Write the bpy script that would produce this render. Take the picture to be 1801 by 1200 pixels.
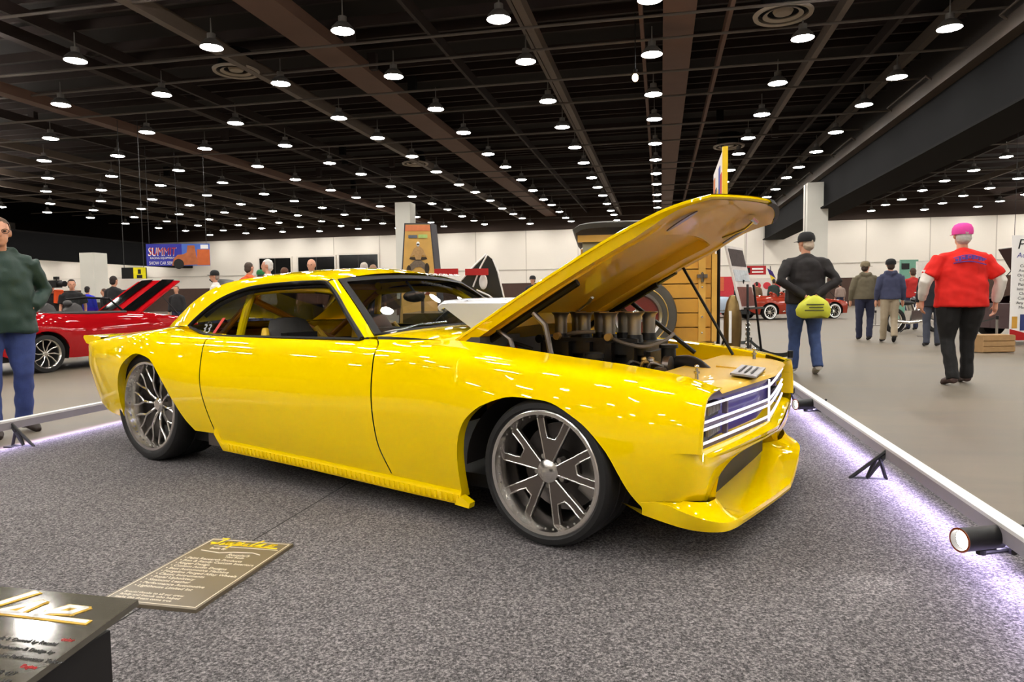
import bpy, bmesh, math, random
import numpy as np
from mathutils import Vector, Matrix
random.seed(7)
# ---------------------------------------------------------------- camera / world / exposure
scn = bpy.context.scene
for _o in list(bpy.data.objects): bpy.data.objects.remove(_o)
COL = scn.collection
FPX = 1200.0; CAMH = 1.0
_roll = math.atan(.0122); _pitch = math.atan((600-(520+.0122*261))/FPX)
_fw = Vector((0, math.cos(_pitch), -math.sin(_pitch))); _up0 = Vector((0, math.sin(_pitch), math.cos(_pitch))); _r0 = Vector((1,0,0))
_R = math.cos(_roll)*_r0 - math.sin(_roll)*_up0; _U = math.sin(_roll)*_r0 + math.cos(_roll)*_up0
cam_d = bpy.data.cameras.new('camera'); cam = bpy.data.objects.new('camera', cam_d); COL.objects.link(cam)
cam_d.sensor_width = 36; cam_d.lens = FPX/1801*36; cam_d.clip_end = 300; cam_d.clip_start = .05
cam.matrix_world = Matrix(((_R.x,_U.x,-_fw.x,0),(_R.y,_U.y,-_fw.y,0),(_R.z,_U.z,-_fw.z,CAMH),(0,0,0,1)))
scn.camera = cam
w = bpy.data.worlds.new('hall_air'); scn.world = w; w.use_nodes = True
w.node_tree.nodes['Background'].inputs[0].default_value = (1,.95,.9,1); w.node_tree.nodes['Background'].inputs[1].default_value = .015
scn.view_settings.view_transform = 'Standard'; scn.view_settings.look = 'None'
scn.view_settings.exposure = 0.35; scn.view_settings.gamma = 1.0; scn.view_settings.use_curve_mapping = False
LAMP_POWER = 95.0       # radiance of the ceiling lamps' glass
cy = scn.cycles; cy.max_bounces = 7; cy.diffuse_bounces = 3; cy.glossy_bounces = 4; cy.transmission_bounces = 6; cy.transparent_max_bounces = 16; cy.caustics_reflective = False; cy.caustics_refractive = False; cy.sample_clamp_indirect = 6.0
def project(p):
    d = Vector(p)-Vector((0,0,CAMH)); z = d.dot(_fw)
    if z < .1: return None
    return (900.5+FPX*d.dot(_R)/z, 600-FPX*d.dot(_U)/z)
def unproj(px, py, z):
    d = _fw+(px-900.5)/FPX*_R-(py-600)/FPX*_U
    return Vector((0,0,CAMH))+d*((z-CAMH)/d.z)
def at_depth(px, py, Y):
    d = _fw+(px-900.5)/FPX*_R-(py-600)/FPX*_U
    return Vector((0,0,CAMH))+d*(Y/d.y)
# ---------------------------------------------------------------- materials
def _new(name):
    m = bpy.data.materials.new(name); m.use_nodes = True
    return m, m.node_tree, m.node_tree.nodes['Principled BSDF']
def srgb(r,g,b):
    f = lambda c: (c/255/12.92) if c/255 <= .04045 else ((c/255+.055)/1.055)**2.4
    return (f(r),f(g),f(b))
def mat(name, col, rough=.5, metal=0, var=.08, scale=12, bump=0, bscale=60, coat=0, trans=0, ior=1.45, spec=.5, alpha=1):
    """Principled material; colour broken up by a noise (var) and an optional bump."""
    m, nt, b = _new(name); N = nt.nodes; L = nt.links
    b.inputs['Roughness'].default_value = rough; b.inputs['Metallic'].default_value = metal
    b.inputs['Coat Weight'].default_value = coat; b.inputs['Coat Roughness'].default_value = .02
    b.inputs['Transmission Weight'].default_value = trans; b.inputs['IOR'].default_value = ior
    b.inputs['Specular IOR Level'].default_value = spec; b.inputs['Alpha'].default_value = alpha
    tc = N.new('ShaderNodeTexCoord')
    nz = N.new('ShaderNodeTexNoise'); nz.inputs['Scale'].default_value = scale; nz.inputs['Detail'].default_value = 4
    L.new(tc.outputs['Object'], nz.inputs['Vector'])
    mx = N.new('ShaderNodeMix'); mx.data_type = 'RGBA'
    mx.inputs[6].default_value = (*[max(0,c*(1-var)) for c in col],1); mx.inputs[7].default_value = (*[min(1,c*(1+var)) for c in col],1)
    L.new(nz.outputs['Fac'], mx.inputs[0]); L.new(mx.outputs[2], b.inputs['Base Color'])
    if bump:
        nb = N.new('ShaderNodeTexNoise'); nb.inputs['Scale'].default_value = bscale; nb.inputs['Detail'].default_value = 3
        L.new(tc.outputs['Object'], nb.inputs['Vector'])
        bp = N.new('ShaderNodeBump'); bp.inputs['Strength'].default_value = bump; bp.inputs['Distance'].default_value = .01
        L.new(nb.outputs['Fac'], bp.inputs['Height']); L.new(bp.outputs['Normal'], b.inputs['Normal'])
    return m
def thin_glass(name, tint, base=.05):
    """sheet glass: clear see-through plus a reflection that grows towards grazing"""
    m, nt, b = _new(name); N = nt.nodes; L = nt.links; N.remove(b)
    lw = N.new('ShaderNodeLayerWeight'); lw.inputs[0].default_value = .5
    pw = N.new('ShaderNodeMath'); pw.operation = 'POWER'; pw.inputs[1].default_value = 4; L.new(lw.outputs['Facing'], pw.inputs[0])
    ma = N.new('ShaderNodeMath'); ma.operation = 'MULTIPLY_ADD'; ma.inputs[1].default_value = .7; ma.inputs[2].default_value = base; L.new(pw.outputs[0], ma.inputs[0])
    t = N.new('ShaderNodeBsdfTransparent'); t.inputs[0].default_value = (*tint,1); g = N.new('ShaderNodeBsdfGlossy'); g.inputs['Roughness'].default_value = .01
    mx = N.new('ShaderNodeMixShader'); L.new(ma.outputs[0], mx.inputs[0]); L.new(t.outputs[0], mx.inputs[1]); L.new(g.outputs[0], mx.inputs[2]); L.new(mx.outputs[0], N['Material Output'].inputs[0])
    return m
def emit(name, col, strength):
    m, nt, b = _new(name); N = nt.nodes
    N.remove(b); e = N.new('ShaderNodeEmission'); e.inputs[0].default_value = (*col,1); e.inputs[1].default_value = strength
    nt.links.new(e.outputs[0], N['Material Output'].inputs[0]); return m
def speckle(name, cols, scale, rough=.9, bump=.4):
    m, nt, b = _new(name); N = nt.nodes; L = nt.links
    tc = N.new('ShaderNodeTexCoord'); nz = N.new('ShaderNodeTexNoise'); nz.inputs['Scale'].default_value = scale; nz.inputs['Detail'].default_value = 3; nz.inputs['Roughness'].default_value = .75
    L.new(tc.outputs['Object'], nz.inputs['Vector'])
    r = N.new('ShaderNodeValToRGB'); L.new(nz.outputs['Fac'], r.inputs[0])
    e = r.color_ramp.elements; e[0].position = .33; e[0].color = (*cols[0],1); e[1].position = .67; e[1].color = (*cols[-1],1)
    if len(cols) > 2: q = r.color_ramp.elements.new(.5); q.color = (*cols[1],1)
    n2 = N.new('ShaderNodeTexNoise'); n2.inputs['Scale'].default_value = 1.3; n2.inputs['Detail'].default_value = 5; L.new(tc.outputs['Object'], n2.inputs['Vector'])
    mr = N.new('ShaderNodeMapRange'); mr.inputs[1].default_value = .3; mr.inputs[2].default_value = .7; mr.inputs[3].default_value = .88; mr.inputs[4].default_value = 1.1; L.new(n2.outputs['Fac'], mr.inputs[0])
    mu = N.new('ShaderNodeMix'); mu.data_type = 'RGBA'; mu.blend_type = 'MULTIPLY'; mu.inputs[0].default_value = 1
    L.new(r.outputs[0], mu.inputs[6]); L.new(mr.outputs[0], mu.inputs[7]); L.new(mu.outputs[2], b.inputs['Base Color'])
    b.inputs['Roughness'].default_value = rough; b.inputs['Specular IOR Level'].default_value = .2
    bp = N.new('ShaderNodeBump'); bp.inputs['Strength'].default_value = bump; bp.inputs['Distance'].default_value = .006
    L.new(nz.outputs['Fac'], bp.inputs['Height']); L.new(bp.outputs['Normal'], b.inputs['Normal'])
    return m
def concrete(name, c0, c1, rough=.55):
    m, nt, b = _new(name); N = nt.nodes; L = nt.links
    tc = N.new('ShaderNodeTexCoord'); mp = N.new('ShaderNodeMapping'); mp.inputs['Scale'].default_value = (.35,.9,1); mp.inputs['Rotation'].default_value = (0,0,.3)
    L.new(tc.outputs['Object'], mp.inputs[0])
    nz = N.new('ShaderNodeTexNoise'); nz.inputs['Scale'].default_value = 1.6; nz.inputs['Detail'].default_value = 9; nz.inputs['Roughness'].default_value = .65; nz.inputs['Distortion'].default_value = .6
    L.new(mp.outputs[0], nz.inputs['Vector'])
    r = N.new('ShaderNodeValToRGB'); e = r.color_ramp.elements; e[0].position = .3; e[0].color = (*c0,1); e[1].position = .68; e[1].color = (*c1,1)
    L.new(nz.outputs['Fac'], r.inputs[0]); L.new(r.outputs[0], b.inputs['Base Color'])
    mr = N.new('ShaderNodeMapRange'); mr.inputs[3].default_value = rough-.1; mr.inputs[4].default_value = rough+.15; L.new(nz.outputs['Fac'], mr.inputs[0]); L.new(mr.outputs[0], b.inputs['Roughness'])
    return m
# ---------------------------------------------------------------- mesh builder
class MB:
    def __init__(s): s.v = []; s.f = []
    def add(s, v, f, M=None):
        o = len(s.v)
        s.v += [tuple((M @ Vector(p)) if M else p) for p in v]; s.f += [tuple(i+o for i in q) for q in f]; return s
    def box(s, c, size, rz=0, M=None, taper=1.0):
        x,y,z = [d/2 for d in size]; t = taper
        v = [(-x,-y,-z),(x,-y,-z),(x,y,-z),(-x,y,-z),(-x*t,-y*t,z),(x*t,-y*t,z),(x*t,y*t,z),(-x*t,y*t,z)]
        T = Matrix.Translation(Vector(c)) @ Matrix.Rotation(rz,4,'Z')
        if M: T = M @ T
        return s.add(v, [(0,3,2,1),(4,5,6,7),(0,1,5,4),(1,2,6,5),(2,3,7,6),(3,0,4,7)], T)
    def cyl(s, p0, p1, r0, r1=None, n=12, caps=True):
        r1 = r0 if r1 is None else r1
        p0 = Vector(p0); p1 = Vector(p1); d = (p1-p0)
        q = d.to_track_quat('Z','Y').to_matrix(); o = len(s.v)
        for p,r in ((p0,r0),(p1,r1)):
            for k in range(n):
                a = 2*math.pi*k/n; s.v.append(tuple(p+q@Vector((r*math.cos(a),r*math.sin(a),0))))
        s.f += [(o+k,o+(k+1)%n,o+n+(k+1)%n,o+n+k) for k in range(n)]
        if caps: s.f += [tuple(o+k for k in reversed(range(n))), tuple(o+n+k for k in range(n))]
        return s
    def tube(s, pts, r, n=8, caps=True, ell=1.0):
        pts = [Vector(p) for p in pts]; o = len(s.v); m = len(pts)
        rr = r if hasattr(r,'__len__') else [r]*m
        prev = None
        for i,p in enumerate(pts):
            t = (pts[min(i+1,m-1)]-pts[max(i-1,0)]).normalized()
            if prev is None:
                a = Vector((0,0,1)) if abs(t.z) < .9 else Vector((1,0,0)); x = t.cross(a).normalized()
            else:
                x = (prev-t*prev.dot(t)).normalized()
            prev = x; y = t.cross(x)
            for k in range(n):
                a = 2*math.pi*k/n; s.v.append(tuple(p+x*(rr[i]*math.cos(a))+y*(rr[i]*ell*math.sin(a))))
        for i in range(m-1):
            s.f += [(o+i*n+k,o+i*n+(k+1)%n,o+(i+1)*n+(k+1)%n,o+(i+1)*n+k) for k in range(n)]
        if caps: s.f += [tuple(o+k for k in reversed(range(n))), tuple(o+(m-1)*n+k for k in range(n))]
        return s
    def lathe(s, prof, n=32, c=(0,0,0), axis='Z', M=None, closed=False):
        """prof: (radius, height) pairs"""
        o = len(s.v); A = {'Z':Matrix.Identity(4),'Y':Matrix.Rotation(-math.pi/2,4,'X'),'X':Matrix.Rotation(math.pi/2,4,'Y')}[axis]
        T = Matrix.Translation(Vector(c)) @ A
        if M: T = M @ T
        m = len(prof)
        for r,h in prof:
            for k in range(n):
                a = 2*math.pi*k/n; s.v.append(tuple(T @ Vector((r*math.cos(a),r*math.sin(a),h))))
        for i in range(m if closed else m-1):
            j = (i+1) % m
            s.f += [(o+i*n+k,o+i*n+(k+1)%n,o+j*n+(k+1)%n,o+j*n+k) for k in range(n)]
        if not closed:
            if prof[0][0] > 1e-4: s.f.append(tuple(o+k for k in reversed(range(n))))
            if prof[-1][0] > 1e-4: s.f.append(tuple(o+(m-1)*n+k for k in range(n)))
        return s
    def open_lathe(s, prof, n=32, c=(0,0,0), axis='Z', M=None):
        f0 = len(s.f); s.lathe(prof, n, c, axis, M); s.f = s.f[:f0+(len(prof)-1)*n]; return s
    def grid(s, P, flip=False, closeu=False):
        """P[i][j] -> point"""
        o = len(s.v); a = len(P); b = len(P[0])
        for row in P: s.v += [tuple(map(float,p)) for p in row]
        for i in range(a if closeu else a-1):
            for j in range(b-1):
                q = (o+i*b+j, o+((i+1)%a)*b+j, o+((i+1)%a)*b+j+1, o+i*b+j+1)
                s.f.append(q[::-1] if flip else q)
        return s
    def prism(s, poly, h0, h1, M=None):
        """poly in XY, extruded along Z h0..h1"""
        n = len(poly)
        v = [(x,y,h0) for x,y in poly]+[(x,y,h1) for x,y in poly]
        f = [tuple(reversed(range(n))), tuple(range(n,2*n))]+[(k,(k+1)%n,n+(k+1)%n,n+k) for k in range(n)]
        return s.add(v, f, M)
    def ball(s, c, r, n=14, m=9, M=None):
        r = r if hasattr(r,'__len__') else (r,r,r)
        P = []; 
        prof = [(math.sin(math.pi*i/m), -math.cos(math.pi*i/m)) for i in range(m+1)]
        o = len(s.v); T = Matrix.Translation(Vector(c)) @ Matrix.Diagonal((*r,1))
        if M: T = M @ T
        t = MB(); t.v.append((0,0,-1))
        for pr,pz in prof[1:-1]:
            for k in range(n): a = 2*math.pi*k/n; t.v.append((pr*math.cos(a),pr*math.sin(a),pz))
        t.v.append((0,0,1)); e = len(t.v)-1
        for k in range(n):
            t.f.append((0,1+(k+1)%n,1+k)); t.f.append((e,e-n+k,e-n+(k+1)%n))
        for i in range(m-2):
            for k in range(n): t.f.append((1+i*n+k,1+i*n+(k+1)%n,1+(i+1)*n+(k+1)%n,1+(i+1)*n+k))
        return s.add(t.v, t.f, T)
    def solid(s, d):
        """give an open sheet thickness d along its vertex normals (inwards)"""
        bm = bmesh.new(); vs = [bm.verts.new(p) for p in s.v]; bm.verts.index_update()
        for q in s.f:
            try: bm.faces.new([vs[i] for i in q])
            except ValueError: pass
        bmesh.ops.remove_doubles(bm, verts=bm.verts, dist=1e-5)
        bm.normal_update(); bmesh.ops.solidify(bm, geom=list(bm.faces), thickness=d)
        bm.verts.index_update(); s.v = [tuple(v.co) for v in bm.verts]; s.f = [tuple(v.index for v in f.verts) for f in bm.faces]; bm.free(); return s
    def mirror(s):
        o = len(s.v); s.v += [(x,-y,z) for x,y,z in s.v[:]]; s.f += [tuple(i+o for i in reversed(q)) for q in s.f[:]]; return s
    def mesh(s, name, angle=35, weld=True, normals=False):
        me = bpy.data.meshes.new(name); me.from_pydata(s.v, [], s.f); 
        bm = bmesh.new(); bm.from_mesh(me)
        if weld: bmesh.ops.remove_doubles(bm, verts=bm.verts, dist=2e-5)
        bmesh.ops.dissolve_degenerate(bm, edges=bm.edges, dist=1e-6)
        if normals: bmesh.ops.recalc_face_normals(bm, faces=bm.faces)
        bm.to_mesh(me); bm.free()
        me.shade_smooth()
        if angle is not None: me.set_sharp_from_angle(angle=math.radians(angle))
        me.update(); return me
    def build(s, name, m, parent=None, angle=35, weld=True, normals=False):
        me = s.mesh(name, angle, weld, normals); me.materials.append(m)
        return link(name, me, parent)
def link(name, data, parent=None):
    o = bpy.data.objects.new(name, data); COL.objects.link(o)
    if parent: o.parent = parent
    return o
def tag(o, label, cat, group=None, kind=None):
    o['label'] = label; o['category'] = cat
    if group: o['group'] = group
    if kind: o['kind'] = kind
    return o
def struct(o): o['kind'] = 'structure'; return o
def thing(name, label, cat, loc=(0,0,0), rz=0, group=None):
    o = bpy.data.objects.new(name, None); COL.objects.link(o); o.location = loc; o.rotation_euler = (0,0,rz); o.empty_display_size = .2
    return tag(o, label, cat, group)
def copy_tree(o, parent=None):
    c = o.copy(); COL.objects.link(c); c.parent = parent
    for ch in o.children: copy_tree(ch, c)
    return c
def text(name, body, size, m, parent, M, shear=0, extrude=.0015, align='LEFT', spacing=1.0, width=None):
    cu = bpy.data.curves.new(name, 'FONT'); cu.body = body; cu.size = size; cu.shear = shear; cu.extrude = extrude; cu.align_x = align; cu.space_character = spacing; cu.resolution_u = 3
    t = bpy.data.objects.new(name, cu); ts = bpy.data.scenes.new('work_text'); ts.collection.objects.link(t); ts.view_layers[0].update(); dg = ts.view_layers[0].depsgraph
    me = bpy.data.meshes.new_from_object(t.evaluated_get(dg)); bpy.data.scenes.remove(ts); bpy.data.objects.remove(t); bpy.data.curves.remove(cu)
    if width and len(me.vertices):
        xs = [v.co.x for v in me.vertices]; k = width/(max(xs)-min(xs))
        me.transform(Matrix.Diagonal((k,1,1,1)))
    me.transform(M); me.materials.clear(); me.materials.append(m); me.name = name
    return link(name, me, parent)
def spline(pts, n):
    """Catmull-Rom through pts, n samples per span"""
    P = [np.array(p,float) for p in pts]; P = [2*P[0]-P[1]]+P+[2*P[-1]-P[-2]]; out = []
    for i in range(1,len(P)-2):
        a,b,c,d = P[i-1:i+3]
        for k in range(n):
            t = k/n; out.append(.5*((2*b)+(-a+c)*t+(2*a-5*b+4*c-d)*t*t+(-a+3*b-3*c+d)*t**3))
    out.append(P[-2]); return out
# building axes: depth U (12.3 deg right of +Y) and right V
AZ = math.radians(12.3)
def UV(u, v, z=0): return Vector((u*math.sin(AZ)+v*math.cos(AZ), u*math.cos(AZ)-v*math.sin(AZ), z))
UVROT = -AZ            # an object's local +Y along U, +X along V
MU = Matrix.Rotation(UVROT,4,'Z')
# ---------------------------------------------------------------- the hall
M_floor = concrete('hall_concrete', srgb(88,80,68), srgb(116,105,90), .5)
M_carpet = speckle('grey_carpet', [srgb(42,40,41), srgb(93,90,91), srgb(156,150,150)], 120, .95, .5)
M_wall = mat('wall_paint', srgb(226,219,208), .8, var=.03, scale=.6)
M_wains = mat('wall_dark_band', srgb(70,48,38), .7, var=.15, scale=3)
M_frieze = mat('frieze_paint', srgb(52,38,30), .8)
M_deck = mat('deck_paint', srgb(20,14,12), .9, var=.3, scale=3)
M_joist = mat('joist_paint', srgb(34,22,18), .8, var=.25, scale=4)
M_duct = mat('duct_paint', srgb(92,66,53), .7, var=.14, scale=2)
M_strut = mat('strut_steel', srgb(88,76,66), .6, var=.12, scale=4)
M_pipe = mat('pipe_paint', srgb(78,70,64), .6, var=.15, scale=3)
M_girder = mat('girder_paint', srgb(20,20,21), .85, var=.12, scale=1.2, spec=.08)
M_ledge = mat('ledge_paint', srgb(72,62,54), .7, var=.12, scale=2)
M_column = mat('column_paint', srgb(205,203,194), .75, var=.05, scale=1.5)
UW = 59.5; VL, VR, UB = -66, 46, -24
def uvbox(name, u0,u1,v0,v1,z0,z1, m, parent=None):
    b = MB().box(((v0+v1)/2,(u0+u1)/2,(z0+z1)/2),(v1-v0,u1-u0,z1-z0))
    o = b.build(name, m, parent)
    if not parent: o.rotation_euler = (0,0,UVROT)
    return o
struct(uvbox('floor', UB,UW,VL,VR,-.2,0, M_floor))
struct(uvbox('wall_back', UW,UW+.3,VL,VR,0,9.4, M_wall))
struct(uvbox('wall_left', UB,UW,VL-.3,VL,0,9.4, M_wall))
struct(uvbox('wall_right', UB,UW,VR,VR+.3,0,9.4, M_wall))
struct(uvbox('wall_front', UB-.3,UB,VL,VR,0,9.4, M_wall))
struct(uvbox('trim_wainscot', UW-.06,UW,VL,VR,0,2.25, M_wains))
struct(uvbox('trim_frieze', UW-.12,UW,VL,VR,6.85,9.4, M_frieze))
struct(uvbox('trim_wall_rail', UW-.05,UW,VL,VR,3.42,3.47, mat('wall_rail', srgb(190,184,174), .7)))
ceil = struct(uvbox('ceiling', UB,UW,VL,VR,9.4,9.6, M_deck))
# vertical panel joints on the back wall, slightly darker than its paint
for k in range(16):
    v = -30+k*4.6
    j = uvbox('panel_joint', UW-.02,UW,v-.03,v+.03,2.25,6.85, mat('joint_paint', srgb(188,180,168), .8) if k == 0 else bpy.data.materials['joint_paint'], None); j.parent = bpy.data.objects['wall_back']; j.rotation_euler = (0,0,0)
# roof steel: purlins along V, struts / ducts along U, pipes (all pieces of the ceiling)
def cbox(name, u0,u1,v0,v1,z0,z1,m): return uvbox(name,u0,u1,v0,v1,z0,z1,m,ceil)
jm = {}
for k in range(44):                                     # open joists across the hall
    u = 8+k*1.15
    cbox('joist', u-.05,u+.05, -46,8.3, 8.62+.12*(k%3),8.9+.12*(k%3), M_joist)
    if k % 2: cbox('joist', u-.05,u+.05, 9.6,VR, 8.7,8.95, M_joist)
for v,wd,z0,m in ((.45,.8,8.0,M_duct),(-9.3,.95,8.0,M_duct),(-11.85,.22,7.75,M_strut),(-12.3,.12,8.1,M_strut),(-20.4,.45,7.62,M_duct),(-27.9,.22,7.8,M_strut),(4.38,.16,7.9,M_strut),(-3.3,.2,7.9,M_strut),(-3.6,.1,8.15,M_strut),(-.5,.1,8.1,M_duct),(1.7,.1,8.0,M_duct),(-6.2,.1,8.2,M_joist),(-15.7,.12,8.1,M_joist),(-17.3,.3,8.2,M_joist),(-24.0,.15,7.9,M_joist),(-31,.2,7.9,M_strut),(-34.5,.2,7.9,M_strut),(-38,.2,7.9,M_strut),(-42,.2,7.9,M_strut),(6.2,.12,8.2,M_joist),(7.3,.2,8.0,M_ledge),(12,.15,8.0,M_strut),(16,.15,8.0,M_joist),(20,.15,8.0,M_strut),(25,.15,8.0,M_joist),(31,.15,8.0,M_strut)):
    cbox('beam', 6,UW-.1, v-wd/2,v+wd/2, z0, z0+.32, m)
for k,u in enumerate((11.2,13.6,16.3,19.0,20.7,23.9,27.4,31.0,34.6,38.2,41.8,45.4,49,52.6,56.2)):
    b = MB().cyl((-45,u,7.55+.25*(k%2)),(8.2,u+.3*(k%3),7.55+.25*(k%2)), .035,n=6)
    b.build('pipe', M_pipe, ceil)
    b = MB().cyl((9.7,u+.5,7.6),(VR-1,u+.5,7.6), .035,n=6); b.build('pipe', M_pipe, ceil)
for k in range(26):                                     # hangers and small boxes between the steel
    u = 12+random.random()*34; v = -30+random.random()*37
    MB().box((v,u,8.35),(.28,.2,.5)).build('junction_box', M_girder if k%2 else M_joist, ceil)
# right girder with its ledge, left girder
g = uvbox('trim_girder_right', UB+1,UW-.2,8.3,9.6,5.5,7.05,M_girder); struct(g)
uvbox('flange', UB+1,UW-.2,8.15,9.75,5.42,5.5,mat('flange_paint', srgb(26,25,25), .85, spec=.08),g)
uvbox('ledge', UB+1,UW-.2,7.95,8.3,7.05,7.45,M_ledge,g)
uvbox('upper_web', UB+1,UW-.2,8.5,9.4,7.05,9.4,mat('web_paint', srgb(40,33,29), .7),g)
for k in range(5):
    u = 15+k*8.2
    MB().cyl((7.8,u,7.5),(7.8,u+3.6,7.5),.03,n=6).cyl((7.8,u,7.5),(8.2,u,7.2),.03,n=6).cyl((7.8,u+3.6,7.5),(8.2,u+3.6,7.2),.03,n=6).build('rail_bracket', M_ledge, g)
struct(uvbox('trim_girder_left', 8,UW-.2,-46,-45,4.25,6.15,M_girder))
struct(uvbox('trim_soffit_left', 8,UW-.2,VL,-46,6.15,6.4,M_deck))
# columns
def column(label, px0, px1, py, v0, w_, h=6.8):
    a = at_depth((px0+px1)/2, py, v0); o = thing('column', label, 'column', (a.x,a.y,0), UVROT)
    MB().box((0,0,h/2),(w_,w_,h)).build('shaft', M_column, o)
    MB().box((-w_/2-.012,0,h/2),(.03,.12,h)).build('corner_guard', mat('corner_guard', srgb(150,148,140), .6) if 'corner_guard' not in bpy.data.materials else bpy.data.materials['corner_guard'], o)
    MB().box((0,0,.5),(w_+.05,w_+.05,1.0)).build('base_band', M_wains, o)
    return o
column('square white column under the dark girder, right of the open yellow hood', 1413,1455,400,36.5,1.02)
column('square white column behind the tall desert poster', 696,731,400,42,.95)
column('square white column at left behind the red convertible', 146,184,470,37,.9,3.65)
# windows on the back wall
M_wdark = mat('dark_glass', srgb(20,20,19), .15, var=.2, scale=.6)
M_wframe = mat('window_frame', srgb(214,206,196), .6)
for n,(a,b,t,bt) in enumerate(((457,512,455,487),(525,589,453,487),(597,665,449,487))):
    def hit(px,py):
        d = _fw+(px-900.5)/FPX*_R-(py-600)/FPX*_U; nn = UV(1,0); t_ = (UW)/d.dot(nn); p = Vector((0,0,CAMH))+d*t_; return p.dot(UV(0,1)), p.z
    v0,z1 = hit(a,t); v1,_ = hit(b,t); _,z0 = hit(b,bt)
    wn = uvbox('window_%d'%(n+1), UW-.08,UW-.02,v0,v1,z0,z1,M_wdark); struct(wn)
    fr = MB()
    for c,sz in ((((v0+v1)/2,UW-.07,z1+.06),(v1-v0+.3,.14,.14)),(((v0+v1)/2,UW-.07,z0-.06),(v1-v0+.3,.14,.14)),((v0-.07,UW-.07,(z0+z1)/2),(.14,.14,z1-z0)),((v1+.07,UW-.07,(z0+z1)/2),(.14,.14,z1-z0))): fr.box(c,sz)
    fr.build('window_frame', M_wframe, wn)
    MB().box(((v0+v1)/2,UW-.09,(z0+z1)/2),(.05,.03,z1-z0)).build('mullion', mat('mullion', srgb(50,46,42), .5) if n == 0 else bpy.data.materials['mullion'], wn)
# ---------------------------------------------------------------- ceiling lamps
M_lampglass = emit('lamp_glass', (1,.955,.89), LAMP_POWER)
M_lamphouse = mat('lamp_housing', srgb(96,92,88), .5, metal=.3)
US = [15.35-3.2-3.6]
for k in range(13): US.append(US[-1]+(3.6,3.2)[k%2] if k else US[-1]+3.6)
US = [8.35,12.0,15.35,18.5,22.2,25.5,29.3,32.7,36.6,40.0,43.7,47.1,50.8,54.2,57.6]
VSL = [-49.5,-54.5,-59.5,-63.5]
VS = [6.7,3.43,-.23,-3.56,-7.35,-10.86,-14.86,-18.54,-22.8,-26.6,-30.4,-34.1,-37.9,-41.7,12.2,15.8,19.5,23.1,26.8,30.5,34.2,37.9]
def lamp_meshes():
    h = MB().open_lathe([(.275,-.02),(.255,.06),(.15,.17),(.10,.19),(.10,.32),(.02,.34),(.012,.7)],16)
    d = MB().lathe([(.0,-.055),(.14,-.05),(.265,-.015)],16); 
    return h.mesh('lamp_housing'), d.mesh('lamp_glass')
LH, LG = lamp_meshes(); LH.materials.append(M_lamphouse); LG.materials.append(M_lampglass)
far_lamps = []; n_l = 0
ORD = ['first','second','third','fourth','fifth','sixth','seventh','eighth','ninth','tenth','eleventh','twelfth','thirteenth','fourteenth','fifteenth','sixteenth']
for v in VS+VSL:
    row_i = 0; vi = (VS+VSL).index(v); row_n = ('%s row beyond the left girder' % ORD[vi-len(VS)]) if vi >= len(VS) else ('%s row left of the right girder' % ORD[vi]) if vi < 14 else ('%s row right of the right girder' % ORD[vi-14])
    for u in US + [-16,-12.4,-8.8,-5.2,-1.6,1.9,5.2]:
        if v > 20 and u < 8 or v < -25 and u < 8: continue
        z = (7.3 if v > -46 else 5.55) + (.05*math.sin(u*3+v) ); p = UV(u,v,z); q = project(p)
        if q and -15 < q[0] < 1815 and -10 < q[1] < 425 and n_l < 298:
            o = link('ceiling_lamp', LH); o.location = p
            tag(o, 'round ceiling lamp, %s nearest in the %s' % (ORD[row_i],row_n), 'lamp', 'high-bay lamps of the exhibition hall'); row_i += 1
            g_ = link('lamp_glass', LG, o); n_l += 1
        else: far_lamps.append(p)
st = MB(); 
hm = [tuple(x.co) for x in LG.vertices]; hf = [tuple(f.vertices) for f in LG.polygons]
for p in far_lamps: st.add(hm, hf, Matrix.Translation(p))
o = st.build('ceiling_lamps_overhead', M_lampglass); tag(o, 'lit lamps of the hall ceiling above and behind the viewer', 'lamps', None, 'stuff')
# round air diffusers and the single warm bulb
M_diff = mat('diffuser_paint', srgb(150,140,128), .6)
for (u,v,lab,sc) in ((18.1,2.9,'large round ceiling air diffuser above the raised hood',1.0),(18.5,-12.3,'round ceiling air diffuser at upper left',.95),(33.1,-12.1,'small far round air diffuser left of the white column',.95),(33.2,3.05,'round air diffuser behind the yellow show banner',1.0)):
    o = thing('air_diffuser', lab, 'diffuser', UV(u,v,7.75), 0, 'round ceiling diffusers')
    MB().open_lathe([(.68*sc,.0),(.70*sc,.06),(.60*sc,.10),(.58*sc,.02),(.68*sc,0)],36).build('outer_ring', M_diff, o)
    MB().open_lathe([(.47*sc,.02),(.38*sc,.10),(.36*sc,.06),(.47*sc,.02)],36).build('inner_ring', M_diff, o)
    MB().lathe([(0,.03),(.2*sc,.05),(.24*sc,.12)],24).build('cone', M_diff, o)
    MB().lathe([(.55*sc,.14),(.5*sc,.6)],24).build('duct_neck', M_girder, o)
bu = thing('bare_bulb', 'bare orange bulb glowing under the ceiling', 'light bulb', UV(18.05,-.64,6.55))
MB().ball((0,0,0),(.075,.075,.1)).build('bulb', emit('warm_bulb', (1,.55,.22), 60), bu)
MB().cyl((0,0,.09),(0,0,.2),.045,.05,10).cyl((0,0,.2),(0,0,1.6),.012,.012,6).build('socket', M_girder, bu)
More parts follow.
